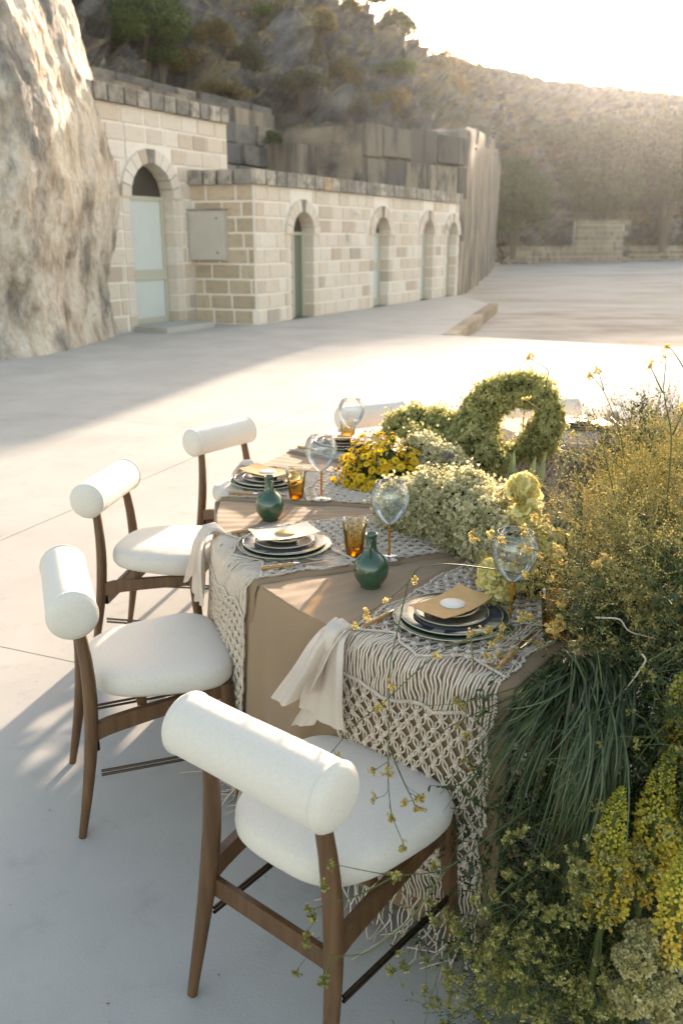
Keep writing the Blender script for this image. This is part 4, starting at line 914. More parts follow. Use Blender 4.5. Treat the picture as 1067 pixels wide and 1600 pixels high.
for i, a in enumerate(SET):
    tt = [(-.182, 1.455), (-.178, 1.46), (-.20, 1.47), (-.185, 1.47), (-.19, 1.42), (-.19, 1.42)][i]
    loc = polar(a, tt[1], ZR + .007, tt[0] * -1 * -1); loc = polar(a, tt[1], ZR + .007, -(-tt[0])); 
    # the diner's right hand is the side of negative local x, which is positive tangent here
    loc = polar(a, tt[1], ZR + .007, -tt[0]); lk = 'bamboo handled knife right of the plates at the ' + NTH[i]
    if kf is None: kf = knife(lk); kf.location = loc; kf.rotation_euler = (0, 0, R(a - 90 + 3))
    else: dup(kf, loc, R(a - 90 + rng.uniform(-5, 5)), lk)
    loc = polar(a, tt[1] - .0, ZR + .007, tt[0] * .96); lk = 'bamboo handled fork left of the plates at the ' + NTH[i]
    if ff is None: ff = fork(lk); ff.location = loc; ff.rotation_euler = (0, 0, R(a - 90 - 4))
    else: dup(ff, loc, R(a - 90 + rng.uniform(-5, 5)), lk)
# wine glasses
def wine(label):
    t = thing('wine_glass', label, 'wine glass', group='wine glasses with amber stems'); 
    bowl = [(.0035, .108), (.012, .112), (.026, .124), (.040, .141), (.052, .162), (.0585, .182), (.060, .198), (.057, .215), (.050, .230), (.0435, .240)]
    mb = MB(); lathe(mb, bowl, 48); b_ = mb.build('bowl', 'clear_glass', t)
    mb = MB(); a = np.linspace(0, 2 * math.pi, 49); tubes(mb, [np.stack([.0432 * np.cos(a), .0432 * np.sin(a), np.full(49, .2402)], 1)], .0008, 6); mb.build('rim', 'clear_glass', b_)
    mb = MB(); lathe(mb, [(0, .008), (.0042, .009), (.0036, .03), (.0038, .07), (.0045, .1), (.0040, .108), (0, .1085)], 12); mb.build('stem', 'amber_solid', t)
    mb = MB(); lathe(mb, [(0, .0015), (.036, .0012), (.0375, .0020), (.036, .0028), (.012, .005), (.004, .0095), (0, .0095)], 40); mb.build('foot', 'clear_glass', t); return t
ZG = ZR - .002
GL = [((.145, 2.475), 'clear balloon wine glass on an amber stem in front of the large cream flower mound'), ((-.075, 3.10), 'clear balloon wine glass left of the yellow flowers'), ((.43, 2.02), 'clear balloon wine glass among the yellow carnations and dill at the nearest place'),
      ((.045, 3.86), 'clear wine glass standing behind the yellow flowers'), ((.90, 4.22), 'wine glass seen through the hole of the olive flower loop')]
w0 = None
for (x, y), l in GL:
    if w0 is None: w0 = wine(l); w0.location = (x, y, ZG)
    else: dup(w0, (x, y, ZG), rng.uniform(0, 6), l)
def tumbler(label):
    t = thing('tumbler', label, 'glass', group='amber tumblers'); n = 48; mb = MB()
    out = [(.0255, .003), (.0265, .006), (.029, .03), (.0325, .06), (.0365, .09), (.040, .111)]; lathe(mb, out, n); lathe(mb, [(p - .0016, q + .004) for p, q in out[1:]], n); gb = mb.build('glass_body', 'amber_glass', t)
    mb = MB(); lathe(mb, [(0, 0.0), (.0245, .0), (.0258, .004), (.0262, .012), (.012, .016), (0, .017)], n); mb.build('base', 'amber_solid', t)
    mb = MB(); a = np.linspace(0, 2 * math.pi, 49); tubes(mb, [np.stack([.0393 * np.cos(a), .0393 * np.sin(a), np.full(49, .1115)], 1)], .0011, 6); mb.build('rim', 'amber_solid', gb)
    # pressed leaf ribs
    P = []
    for k in range(26):
        a0 = 2 * math.pi * k / 26
        for z0 in np.arange(.016, .095, .018): zz_ = z0 + np.linspace(0, .02, 4); rr = np.interp(zz_, [q for _, q in out], [p for p, _ in out]) + .0004; aa = a0 + np.linspace(0, .16, 4) * (1 if int(z0 * 1000 / 18) % 2 else -1); P.append(np.stack([rr * np.cos(aa), rr * np.sin(aa), zz_], 1))
    mb = MB(); tubes(mb, np.array(P), .0006, 4); mb.build('pressed_ribs', 'amber_glass', t); return t
tb = tumbler('amber tumbler between the second place and the dark green bottle'); tb.location = (.04, 2.51, ZG)
dup(tb, (-.17, 3.12, ZG), 1, 'amber tumbler at the third place beside the paler green bottle')
dup(tb, (.03, 4.02, ZG), 2, 'amber tumbler at the fourth place behind the wine glass')
dup(tb, (.52, 1.93, ZG), 2, 'amber tumbler buried in the dill at the nearest place')
def bottle(label, m):
    t = thing('bud_vase', label, 'bottle', group='green glazed bottles'); mb = MB()
    lathe(mb, [(0, 0), (.027, 0), (.030, .003), (.029, .008), (.038, .017), (.047, .033), (.0505, .052), (.048, .071), (.039, .087), (.026, .099), (.0175, .110), (.0150, .124), (.0146, .142), (.0165, .153), (.0178, .158), (.0160, .160), (.0120, .156), (.011, .12), (0, .118)], 48); mb.build('body', m, t)
    mb = MB(); tubes(mb, [[(0, -.0135, .146), (0, -.022, .144), (0, -.0275, .134), (0, -.029, .118), (0, -.0285, .104), (0, -.027, .094)]], np.array([.005, .0052, .005, .005, .0052, .0045]), 10, cap=True); mb.build('handle', m, t); return t
b0 = bottle('dark green glazed bottle vase at the table corner by the second place', 'green_glaze'); b0.location = (.083, 2.275, ZT + .009); b0.rotation_euler[2] = R(-8)
dup(b0, (-.25, 2.885, ZT + .009), R(25), 'paler green glazed bottle vase between the second and third places')

# ------------------------------------------------------------------ knotted napkins
def napkin_mesh(seed, wide=1.):
    r = np.random.default_rng(seed); mb = MB()
    def swath(top, path, w0, w1, nf, amp, tilt, hemw):
        """path: list of (x, y, z) centre line; pleats open towards the hem"""
        path = np.array(path, float); n = 30; k = np.linspace(0, 1, n); kk = np.linspace(0, 1, len(path)); C = np.stack([np.interp(k, kk, path[:, i]) for i in range(3)], 1)
        for _ in range(3): C[1:-1] = (C[:-2] + C[1:-1] * 2 + C[2:]) / 4
        u = np.linspace(-1, 1, 44); V = []
        ph = r.uniform(0, 6, 3)
        for i in range(n):
            w = w0 + (w1 - w0) * k[i] ** .8; f = amp * (.25 + .75 * np.sin(min(k[i] * 1.6, 1) * math.pi / 2))
            d = f * (np.sin(u * nf * math.pi + ph[0]) * .6 + .4 * np.sin(u * nf * 1.7 * math.pi + ph[1]))
            x = C[i, 0] + u * w; y = C[i, 1] + d + .004 * np.sin(k[i] * 7 + u * 2); z = C[i, 2] + tilt * u * k[i] * w + hemw * np.cos(u * 2.2) * (k[i] ** 3)
            V.append(np.stack([x, y, z], 1))
        grid(mb, np.array(V))
    # local frame: x along the table edge, y outward, z up, origin on the edge of the table top
    swath(0, [(0, -.03, .016), (.0, .012, .02), (.02, .040, -.02), (.05, .052, -.09), (.085, .058, -.15), (.105, .060, -.185)], .022, .070 * wide, 1.25, .020, -.50, -.016)
    swath(0, [(-.005, -.02, .012), (-.005, .022, .012), (-.005, .034, -.04), (.0, .040, -.11), (.01, .043, -.17), (.012, .045, -.222)], .024, .070 * wide, 1.1, .017, .10, -.008)
    swath(0, [(0, .02, .0), (.005, .026, -.06), (.02, .030, -.14), (.055, .034, -.215), (.085, .038, -.27)], .015, .036, 1.2, .006, -.35, .0)
    # the knot: folded loops over the edge
    for q in range(5):
        a0 = r.uniform(-.5, .5); P = [(-.018 + q * .008, -.045, .006), (-.018 + q * .009, -.02, .020 + .004 * q % .01), (-.012 + q * .006, .012, .022), (-.008 + q * .005, .030, .002), (-.006 + q * .005, .032, -.03)]
        tubes(mb, [np.array(P)], np.array([.004, .009, .011, .009, .004]), 9)
    return mb
nm_ = [napkin_mesh(3).mesh('napkin', 'napkin_linen'), napkin_mesh(8, 1.15).mesh('napkin', 'napkin_linen')]
for i, a in enumerate(SET):
    o = link('napkin', nm_[i % 2], None, polar(a, RO + .018, ZT + .014, -.222), (0, 0, R(a - 90)))
    tag(o, 'knotted cream linen napkin hanging off the table edge at the ' + NTH[i], 'napkin', 'knotted linen napkins')

# ================================================================== flowers and plants
def mk(V, F, rnd=0, m=0): q = MB(); q.add(V, F, rnd, m); return q.data()
def petals(n, w, l, up, curl=.3, jit=0, seed=0):
    """n little two-step petals round a centre, opening upwards"""
    r = np.random.default_rng(seed); V, F = [], []
    for k in range(n):
        a = 2 * math.pi * k / n + r.normal(0, jit); c, s = math.cos(a), math.sin(a); u = up + r.normal(0, jit * .5); b = len(V)
        for (d, ww, z) in ((.08, .35, 0), (.6, 1, u * .6), (1.0, .55, u * (1 - curl))):
            for sg in (-1, 1): x, y = d * l, sg * w * ww / 2; V.append((x * c - y * s, x * s + y * c, z * l))
        F += [(b, b + 2, b + 3, b + 1), (b + 2, b + 4, b + 5, b + 3)]
    return np.array(V), np.array(F)
CURL = mk(*petals(5, .9, 1, 1.2, .1, .5, 2)); CURL2 = mk(*petals(4, .8, 1, 1.6, .5, .6, 5)); TINY = mk(*petals(3, .8, 1, .9, .2, .3, 4)); BUD = None
_b = MB(); _b.add([(0, 0, 0), (.45, 0, .5), (-.22, .39, .5), (-.22, -.39, .5), (0, 0, 1.1)], [(0, 2, 1), (0, 3, 2), (0, 1, 3), (4, 1, 2), (4, 2, 3), (4, 3, 1)]); BUD = _b.data()
def mound(name, label, cat, balls, m, size, density, base, m_core='leaf_deep', T=(None,), group=None, rough=.012, seed=0):
    """florets packed over a run of overlapping balls"""
    t = thing(name, label, cat, base, 0, group); b0 = np.array(base); r = np.random.default_rng(seed)
    B = [(np.array(c, float), np.array(rr, float) * np.ones(3)) for c, rr in balls]
    core = MB()
    for c, rr in B:
        lathe(core, [(0, -1)] + [(math.sin(a), -math.cos(a)) for a in np.linspace(.2, math.pi - .2, 9)] + [(0, 1)], 14); core.V[-1] = core.V[-1] * (rr * .84) + c - b0
    core.build('foliage_core', m_core, t)
    P, N = [], []
    for i, (c, rr) in enumerate(B):
        area = 4 * math.pi * (np.mean(rr ** 1.6)) ** (2 / 1.6); n = int(area * density); d = norm(r.normal(size=(n, 3))); lump = 1 + .07 * np.sin(d[:, 0] * 9 + i) * np.sin(d[:, 1] * 8 + 2 * i) * np.sin(d[:, 2] * 9); p = c + d * rr * lump[:, None]
        ok = np.ones(n, bool)
        for j, (c2, r2) in enumerate(B):
            if j != i: ok &= (((p - c2) / r2) ** 2).sum(1) > .93
        ok &= p[:, 2] > ZT + .01 - (.4 if 'loop' in label else 0) * 1 if True else ok
        P.append(p[ok]); N.append((d / rr)[ok])
    P = np.concatenate(P); N = norm(np.concatenate(N)); n = len(P)
    tuft = np.array([noise.noise(Vector(p * 22)) for p in P])
    P = P + N * (r.normal(0, rough * .5, n) + rough * tuft)[:, None]
    mb = MB(); half = r.random(n) < .5; rn = np.clip(.5 + .5 * tuft + r.normal(0, .2, n), 0, 1)
    for T_, s_ in ((CURL, half), (CURL2, ~half)): inst(mb, T_, P[s_] - b0, frames(N[s_], tilt=.45), r.uniform(.7, 1.25, s_.sum()) * size, rn[s_])
    # a few stray florets on thin stalks break the outline
    k = r.choice(n, n // 11); o = P[k] - b0; e = o + norm(N[k] + r.normal(0, .3, (len(k), 3))) * r.uniform(.012, .040, (len(k), 1)); tubes(mb, np.stack([o, (o + e) / 2, e], 1), .0007, 3, .1)
    inst(mb, CURL, e, frames(N[k], tilt=.5), size * .8, rn[k]); o = mb.build('florets', m, t, smooth=False); o['kind'] = 'stuff'; return t
mound('cream_flower_mound', 'large mound of tiny cream flowers behind the clear wine glass', 'flowers', [((.215, 2.80, .83), .085), ((.30, 2.72, .86), (.10, .10, .105)), ((.385, 2.62, .87), (.105, .11, .115)), ((.46, 2.50, .855), .105), ((.52, 2.38, .83), .085), ((.45, 2.66, .84), .10)], 'cream_floret', .0082, 26000, (.36, 2.62, ZT), seed=1, rough=.02)
mound('cream_flower_mound', 'small pale cream flower mound right of the yellow flowers', 'flowers', [((.33, 3.42, .85), .085), ((.40, 3.36, .83), .08), ((.45, 3.32, .80), .065)], 'cream_floret', .0085, 17000, (.38, 3.38, ZT), seed=2, rough=.014)
LP_ = []
for a in np.linspace(0, 360, 17)[:-1]:
    czz = .888 + .155 * math.sin(R(a)); cxx = .785 + .158 * math.cos(R(a)) + .28 * (czz - .888); rr = .061 + .012 * math.sin(a * 3.3) + (.028 if 130 < a < 235 else 0) - (.012 if 240 < a < 330 else 0); LP_.append(((cxx, 3.93 - .05 * math.cos(R(a)), czz), rr))
LP_ += [((.60, 3.88, .81), .10), ((.55, 3.88, .80), .09), ((.66, 3.82, .74), .085), ((.52, 3.95, .83), .085), ((.44, 4.0, .845), .085), ((.36, 4.04, .85), .085), ((.28, 4.05, .84), .07)]
mound('olive_flower_loop', 'olive green flower sculpture: an upright open loop with a wave shaped tail', 'flowers', LP_, 'olive_floret', .0088, 17000, (.7, 3.95, ZT), seed=3, rough=.016)
mound('grey_green_flower_mound', 'small grey green flower mound at the left foot of the olive loop', 'flowers', [((.32, 3.82, .82), .07), ((.40, 3.78, .81), .06)], 'olive_floret', .008, 15000, (.35, 3.8, ZT), seed=4, rough=.014)
mound('rust_flower_mound', 'low clump of olive flowers with rusty tips beside the big cream mound', 'flowers', [((.47, 2.28, .80), .07), ((.54, 2.22, .80), .07)], 'gold_floret', .006, 15000, (.5, 2.25, ZT), seed=14, rough=.02)
# yellow daisies, every bloom its own piece
t = thing('yellow_daisy_bouquet', 'low bouquet of bright yellow daisies with green leaves on the table', 'bouquet', (.165, 3.36, ZT)); r = np.random.default_rng(4)
fl = []
for s_ in range(4):
    V, F = petals(11, .36 + .04 * s_, 1, [.05, .25, -.1, .5][s_], .5, .10, s_); mb = MB(); mb.add(V, F, np.repeat(r.uniform(.2, 1, 11), 2), 0)
    V, F = petals(9, .34, .8, .35, .3, .15, s_ + 9); mb.add(V + [0, 0, .04], F, np.repeat(r.uniform(0, .8, 9), 2), 0)
    lathe(mb, [(.33, .0), (.36, .12), (.28, .26), (.15, .32), (0, .33)], 12, m=1, rnd=.5); lathe(mb, [(0, -.22), (.16, -.16), (.22, -.03), (.15, .0)], 8, m=2, rnd=.5)
    fl.append(mb.mesh('bloom', ['yellow_petal', 'flower_eye', 'leaf_green'], smooth=False))
mbl = MB(); pts = []
for _ in range(3000):
    d = norm(r.normal(size=3)); d[2] = abs(d[2]); q = r.uniform(.72, 1.02); p = d * np.array([.195, .17, .215]) * q
    if p[2] < .01 or any(np.linalg.norm(p - o) < .0235 for o in pts): continue
    pts.append(p)
    if len(pts) > 165: break
for k, p in enumerate(pts):
    nrm = norm(norm(p * [1, 1, 1.0]) + r.normal(0, .28, 3) + np.array([-.05, -.22, .25])); Rm = frames(nrm[None])[0]; o = link('bloom', fl[r.integers(4)], t); sc = r.uniform(.0175, .0245) * (.62 if r.random() < .22 else 1)
    M = Matrix([[*(Rm[i] * sc), p[i]] for i in range(3)] + [[0, 0, 0, 1]]); o.matrix_local = M
    b = p - nrm * .01; tubes(mbl, [[b, p * .75, p * np.array([.35, .35, .1])]], .0012, 4, .4)
LEAF = MB(); LEAF.add([(0, 0, 0), (.3, -.16, .05), (.3, .16, .05), (.7, -.15, .06), (.7, .15, .06), (1, 0, 0)], [(0, 1, 2), (3, 5, 4)], .5); LEAF.add([(.3, -.16, .05), (.7, -.15, .06), (.7, .15, .06), (.3, .16, .05)], [(0, 1, 2, 3)], .5); LEAFT = LEAF.data()
n = 1100; d = norm(r.normal(size=(n, 3))); d[:, 2] = np.abs(d[:, 2]); P = d * np.array([.175, .155, .19]) * r.uniform(.35, 1.0, (n, 1)); inst(mbl, LEAFT, P, frames(d, tilt=.9), r.uniform(.018, .04, n), r.random(n))
n = 260; d = norm(r.normal(size=(n, 3))); d[:, 2] = np.abs(d[:, 2]); P = d * np.array([.20, .175, .22]) * r.uniform(.9, 1.08, (n, 1)); inst(mbl, BUD, P, frames(d, tilt=.4), r.uniform(.006, .010, n), r.random(n))
o = mbl.build('leaves', 'leaf_green', t, smooth=False); o['kind'] = 'stuff'

# sprig patterns --------------------------------------------------------
def bez(p0, p1, p2, n=10):
    k = np.linspace(0, 1, n)[:, None]; return (1 - k) ** 2 * np.array(p0) + 2 * k * (1 - k) * np.array(p1) + k ** 2 * np.array(p2)
def leafy_sprig(seed, L=.30, nb=9, nl=60, lf=.013, flower=0):
    """0 stems, 1 leaves, 2 florets"""
    r = np.random.default_rng(seed); mb = MB(); main = bez((0, 0, 0), (r.normal(0, .03), r.normal(0, .03), L * .55), (r.normal(0, .05), r.normal(0, .05), L), 7); tubes(mb, [main], np.linspace(.0016, .0007, 7), 3, .5, 0)
    P, D = [], []
    br = []
    for k in range(nb):
        q = r.uniform(.15, .95); b = main[int(q * 6)]; a = r.uniform(0, 6.28); d = np.array([math.cos(a), math.sin(a), r.uniform(.4, 1.1)]); d /= np.linalg.norm(d); l = L * r.uniform(.18, .38); e = b + d * l + [0, 0, .01]
        br.append([b, (b + e) / 2 + r.normal(0, .004, 3), e]); 
        for u in np.linspace(.1, 1, max(3, nl // nb)): P.append(b + (e - b) * u + r.normal(0, .002, 3)); D.append(d + r.normal(0, .8, 3))
    tubes(mb, np.array(br), .0007, 3, .6, 0)
    P = np.array(P); D = np.array(D); m_ = r.random(len(P)) < 1 - flower
    V, parts = LEAFT; sc = r.uniform(.7, 1.3, m_.sum()) * lf
    q = MB(); inst(q, LEAFT, P[m_], frames(D[m_]), sc, r.random(m_.sum())); Vq, pq = q.data()
    base = mb.n; mb.V.append(Vq); mb.n += len(Vq)
    for F, A, M in pq: mb.F[F.shape[1]].append(F + base); mb.A[F.shape[1]].append(A); mb.M[F.shape[1]].append(M + 1)
    if flower:
        e = np.array([b[2] for b in br]); e = np.concatenate([e, e + r.normal(0, .006, e.shape), e + r.normal(0, .008, e.shape), P[~m_]]); q = MB(); inst(q, TINY, e, frames(r.normal(0, .5, e.shape) + [0, 0, 1]), .0050 * r.uniform(.7, 1.3, len(e)), r.random(len(e))); Vq, pq = q.data()
        base = mb.n; mb.V.append(Vq); mb.n += len(Vq)
        for F, A, M in pq: mb.F[F.shape[1]].append(F + base); mb.A[F.shape[1]].append(A); mb.M[F.shape[1]].append(M + 2)
    return mb.data()
def gold_spray(seed, L=.42):
    r = np.random.default_rng(seed); mb = MB(); main = bez((0, 0, 0), (r.normal(0, .03), r.normal(0, .03), L * .5), (r.normal(0, .09), r.normal(0, .09), L), 9); tubes(mb, [main], np.linspace(.0015, .0005, 9), 3, .4, 0)
    B1, B2, tips = [], [], []
    for k in range(15):
        q = r.uniform(.25, 1); b = main[min(8, int(q * 8))]; a = r.uniform(0, 6.28); d = norm(np.array([math.cos(a) * .8, math.sin(a) * .8, r.uniform(.5, 1.3)])); l = L * r.uniform(.16, .36); e = b + d * l; mid = (b + e) / 2 + r.normal(0, .006, 3); B1.append([b, mid, e]); tips.append(e)
        for u in range(5):
            f = b + (e - b) * r.uniform(.3, 1); d2 = norm(d + r.normal(0, .6, 3)); g = f + d2 * r.uniform(.015, .05); B2.append([f, g]); tips.append(g); tips.append(f + (g - f) * .55)
    tubes(mb, np.array(B1), .0008, 3, .6, 0); tubes(mb, np.array(B2), .00055, 3, .8, 0)
    tips = np.array(tips); q = MB(); inst(q, BUD, tips, frames(r.normal(0, 1, tips.shape) + [0, 0, .6]), .0058 * r.uniform(.6, 1.4, len(tips)), r.random(len(tips))); Vq, pq = q.data()
    base = mb.n; mb.V.append(Vq); mb.n += len(Vq)
    for F, A, M in pq: mb.F[F.shape[1]].append(F + base); mb.A[F.shape[1]].append(A); mb.M[F.shape[1]].append(M + 1)
    return mb.data()
SPR = [leafy_sprig(s, .26, 9, 63) for s in range(3)]; SPF = [leafy_sprig(s + 20, .28, 12, 66, .012, .10) for s in range(3)]; SPL = [leafy_sprig(s + 40, .16, 9, 45, .010, .1) for s in range(2)]; GLD = [gold_spray(s) for s in range(4)]
def plant(name, label, cat, base, P, D, Ts, sc, mats, seed, group=None, part='sprigs'):
    r = np.random.default_rng(seed); t = thing(name, label, cat, base, 0, group); mb = MB(); k = r.integers(len(Ts), size=len(P)); P = np.array(P) - np.array(base); D = np.array(D)
    for i, T in enumerate(Ts):
        s_ = k == i
        if s_.any(): inst(mb, T, P[s_], frames(D[s_]), r.uniform(.75, 1.25, s_.sum()) * sc, np.clip(r.normal(.5, .22, s_.sum()), 0, 1), keep=.55)
    o = mb.build(part, mats, t, smooth=False); o['kind'] = 'stuff'; return t
def vol(n, lo, hi, seed, out=(0, -1, .3), jit=.7):
    r = np.random.default_rng(seed); P = r.uniform(lo, hi, (n, 3)); return P, norm(np.array(out) + r.normal(0, jit, (n, 3)))
def at_y(px, py, Y):
    vx, vy = (px - 533.5) / F_PX, (800 - py) / F_PX; D = np.array([vx, math.cos(PITCH) + vy * math.sin(PITCH), -math.sin(PITCH) + vy * math.cos(PITCH)]); return D * (Y / D[1]) + np.array([0, 0, H_CAM])
# dense green base that hides the end of the table, five clumps
G = 'green filler plants round the table end'
for i, (lo, hi, n, m, T, lb) in enumerate([((.48, 1.56, .02), (.80, 1.80, .28), 120, ('green_stem', 'leaf_deep', 'dim_floret'), SPR + SPF[:1], 'dark small leaved greenery on the ground under the hanging grass'),
        ((.62, 1.66, .02), (1.25, 1.95, .40), 150, ('green_stem', 'leaf_deep', 'dim_floret'), SPR + SPF[:1], 'dark greenery with pale flowers behind the yellow spikes at the bottom right'),
        ((.60, 1.60, .30), (1.05, 1.95, .72), 260, ('green_stem', 'leaf_deep', 'dim_floret'), SPR, 'dark dense foliage right of the long hanging grass'),
        ((.98, 1.55, .40), (1.55, 2.3, .86), 220, ('green_stem', 'leaf_deep', 'gold_floret'), SPF, 'mixed green and gold foliage at the right edge above the yellow spikes'),
        ((.72, 1.45, .56), (1.35, 1.78, .80), 150, ('green_stem', 'leaf_deep', 'dim_floret'), SPF, 'rusty green foliage spilling over the table edge right of the hanging grass'),
        ((.62, 1.80, .74), (1.0, 2.2, .80), 160, ('green_stem', 'leaf_deep', 'dim_floret'), SPR, 'low dark greens on the table end above the hanging grass'),
        ((.80, 1.80, .68), (1.35, 2.5, .86), 300, ('green_stem', 'leaf_deep', 'gold_floret'), SPR, 'green underlayer on the table end beneath the golden sprays')]):
    P, D = vol(n, lo, hi, 30 + i, out=(-.25, -.5, .5)); c = ((lo[0] + hi[0]) / 2, (lo[1] + hi[1]) / 2, 0 if lo[2] < .5 else ZT); plant('foliage_clump', lb, 'plant', c, P, D, T, 1.0, list(m), 50 + i, G)
P, D = vol(150, (.30, 1.72, .0), (.80, 2.15, .50), 65, out=(-.1, -.6, .4)); plant('foliage_clump', 'added dark leafy fill standing in for the shade under the end of the table', 'plant', (.55, 1.9, 0), P, D, SPR, 1.2, ['green_stem', 'leaf_deep', 'dim_floret'], 66, G)  # foliage added to darken the gap under the table end, where only shade lies
P, D = vol(80, (.36, 1.42, .0), (.56, 1.62, .10), 61, out=(-.3, -.3, .6)); plant('foliage_clump', 'loose low greenery with tiny yellow flowers beside the front chair leg', 'plant', (.45, 1.5, 0), P, D, SPF + SPL, .75, ['green_stem', 'leaf_green', 'dim_floret'], 62, G)
P, D = vol(75, (.46, 1.10, .0), (.80, 1.34, .05), 63, out=(-.2, -.2, .8)); plant('foliage_clump', 'feathery green plant at the bottom edge right of the front chair', 'plant', (.62, 1.25, 0), P, D, SPF, .8, ['green_stem', 'leaf_green', 'dim_floret'], 64, G)
# golden sprays fanning over the table end
G = 'golden sprays on the table end'
for i, (lo, hi, n, out, sc, lb) in enumerate([((.74, 2.02, .76), (1.0, 2.35, .84), 60, (-.35, .05, 1), .74, 'airy golden spray beside the yellow carnations on the table'),
        ((.85, 2.20, .78), (1.25, 2.70, .86), 60, (-.1, .1, 1), .80, 'tall golden spray in the middle of the arrangement'),
        ((.68, 1.84, .76), (.98, 2.08, .84), 55, (-.7, -.35, .45), .62, 'low golden brown spray leaning over the nearest plates'),
        ((.90, 1.75, .76), (1.30, 2.15, .90), 65, (.0, -.35, .8), .70, 'golden brown spray at the right edge above the dark foliage'),
        ((1.1, 2.5, .70), (1.6, 3.1, .85), 45, (0, 0, 1), .72, 'farther golden spray below the brown grass')]):
    P, D = vol(n, lo, hi, 70 + i, out=out, jit=.36); plant('golden_spray', lb, 'plant', ((lo[0] + hi[0]) / 2, (lo[1] + hi[1]) / 2, ZT), P, D, GLD, sc, ['gold_stem', 'gold_floret'], 80 + i, G)
# pale flower heads
def heads(label, spots, size, m, base, seed, group='pale flower clusters', n=420):
    r = np.random.default_rng(seed); t = thing('flower_cluster', label, 'flowers', base, 0, group); mb = MB(); st = MB()
    for c in spots:
        c = np.array(c); d = norm(r.normal(size=(n, 3))); d[:, 2] = np.abs(d[:, 2]) - .2; lump = 1 + .18 * np.sin(d[:, 0] * 7) * np.cos(d[:, 1] * 9); P = c + d * lump[:, None] * size * np.array([1, 1, .75]) - np.array(base); inst(mb, CURL, P, frames(d, tilt=.5), .0055 * r.uniform(.7, 1.3, n), r.random(n))
        e = c - np.array(base); b = e + [r.normal(0, .03), r.normal(0, .03) + .05, -.25]; tubes(st, np.stack([np.array([b + r.normal(0, .006, 3), (b + e) / 2, e + r.normal(0, size * .5, 3)]) for _ in range(14)]), .0011, 3, .5)
    o = mb.build('florets', m, t, smooth=False); o['kind'] = 'stuff'; st.build('stems', 'green_stem', t)
heads('creamy yarrow like flower cluster at the very bottom right corner', [at_y(990, 1500, 1.30), at_y(1030, 1545, 1.28), at_y(985, 1560, 1.26), at_y(1055, 1490, 1.32), at_y(1045, 1590, 1.25), at_y(1010, 1465, 1.34)], .034, 'butter_floret', (.6, 1.3, 0), 5)
heads('creamy flower cluster at the right edge level with the nearest plates', [at_y(1030, 935, 1.95), at_y(1058, 965, 1.92), at_y(1045, 1000, 1.88), at_y(1062, 915, 2.0)], .036, 'cream_floret', (.75, 1.95, ZT), 6)
heads('pinkish grey feathery flower heads in front of the inner runner', [at_y(762, 800, 2.80), at_y(775, 775, 2.83), at_y(750, 825, 2.78), at_y(785, 812, 2.8), at_y(768, 765, 2.86), at_y(738, 790, 2.84)], .026, 'pink_floret', (.5, 2.82, .4), 7, None, 260)
heads('single pinkish flower spike below the olive loop', [at_y(697, 735, 3.3), at_y(699, 712, 3.3), at_y(701, 755, 3.3), at_y(694, 775, 3.3)], .016, 'pink_floret', (.42, 3.3, .4), 8, None, 160)
# carnations
def carnation(label, p, s, up):
    r = np.random.default_rng(int(p[0] * 1e4)); t = thing('carnation', label, 'flower', tuple(p), 0, 'pale yellow carnations'); mb = MB(); n = 85
    d = norm(r.normal(size=(n, 3)) + np.array(up) * .6); T = mk(*petals(3, 1.1, 1, .6, .3, .5, 3)); inst(mb, T, d * s * r.uniform(.45, .82, (n, 1)), frames(d, tilt=.35), s * r.uniform(.45, .72, n), r.random(n), keep=.2); mb.build('bloom', 'pale_petal', t, smooth=False)
    mb = MB(); tubes(mb, [bez((0, 0, 0), (.01, .02, -.1), (.12, .02, -.30), 8)], .0022, 6, .4); lathe(mb, [(.011, 0), (.013, -.01), (.009, -.028), (.003, -.034)], 10, rnd=.5); mb.build('stem', 'green_stem', t)
for (px, py, Y, s, l) in [(817, 763, 2.36, .034, 'topmost pale yellow carnation beside the striped leaves'), (824, 800, 2.34, .034, 'pale yellow carnation just below the topmost one'), (800, 806, 2.42, .022, 'small pale carnation left of the second one'), (843, 842, 2.28, .036, 'large yellow carnation right of the buried wine glass'),
                           (868, 850, 2.25, .030, 'yellow carnation half hidden by the golden sprays'), (768, 897, 2.12, .030, 'deep yellow carnation under the buried wine glass'), (778, 925, 2.08, .028, 'lowest yellow carnation beside the nearest plates'), (800, 905, 2.16, .03, 'yellow carnation behind the two lowest ones')]:
    carnation(l, at_y(px, py, Y), s * 1.22, (-.2, -.4, .8))
# striped sword leaves
for (b, e, wd, l) in [((790, 815, 2.92), (803, 702, 3.0), .034, 'left striped sword shaped leaf in front of the inner runner'), ((812, 815, 2.9), (836, 712, 2.98), .036, 'middle striped sword shaped leaf leaning right'), ((828, 810, 2.95), (852, 706, 3.05), .030, 'right dark sword shaped leaf leaning right')]:
    p0, p1 = at_y(*b), at_y(*e); t = thing('sword_leaf', l, 'plant', tuple(p0), 0, 'striped sword leaves'); k = np.linspace(-.5, 1, 14); d = p1 - p0; V, VE = [], []
    for q in k:
        w_ = wd * (1 - max(q, 0) ** 3.5) * .5 + .001; c = d * q; V.append([c + [x * w_, abs(x) * -.006 + .004, 0] for x in (-1, -.5, 0, .5, 1)])
        VE.append(w_)
    mb = MB(); grid(mb, np.array(V)); mb.build('blade', 'stripe_leaf', t)
    mb = MB(); V = np.array(V); grid(mb, np.stack([V[:, 0] + [0, -.001, 0], V[:, 0] * .82 + V[:, 1] * .18 + [0, -.0015, 0]], 1)); grid(mb, np.stack([V[:, 4] + [0, -.001, 0], V[:, 4] * .82 + V[:, 3] * .18 + [0, -.0015, 0]], 1)); mb.build('leaf_edge', 'stripe_leaf_edge', t)
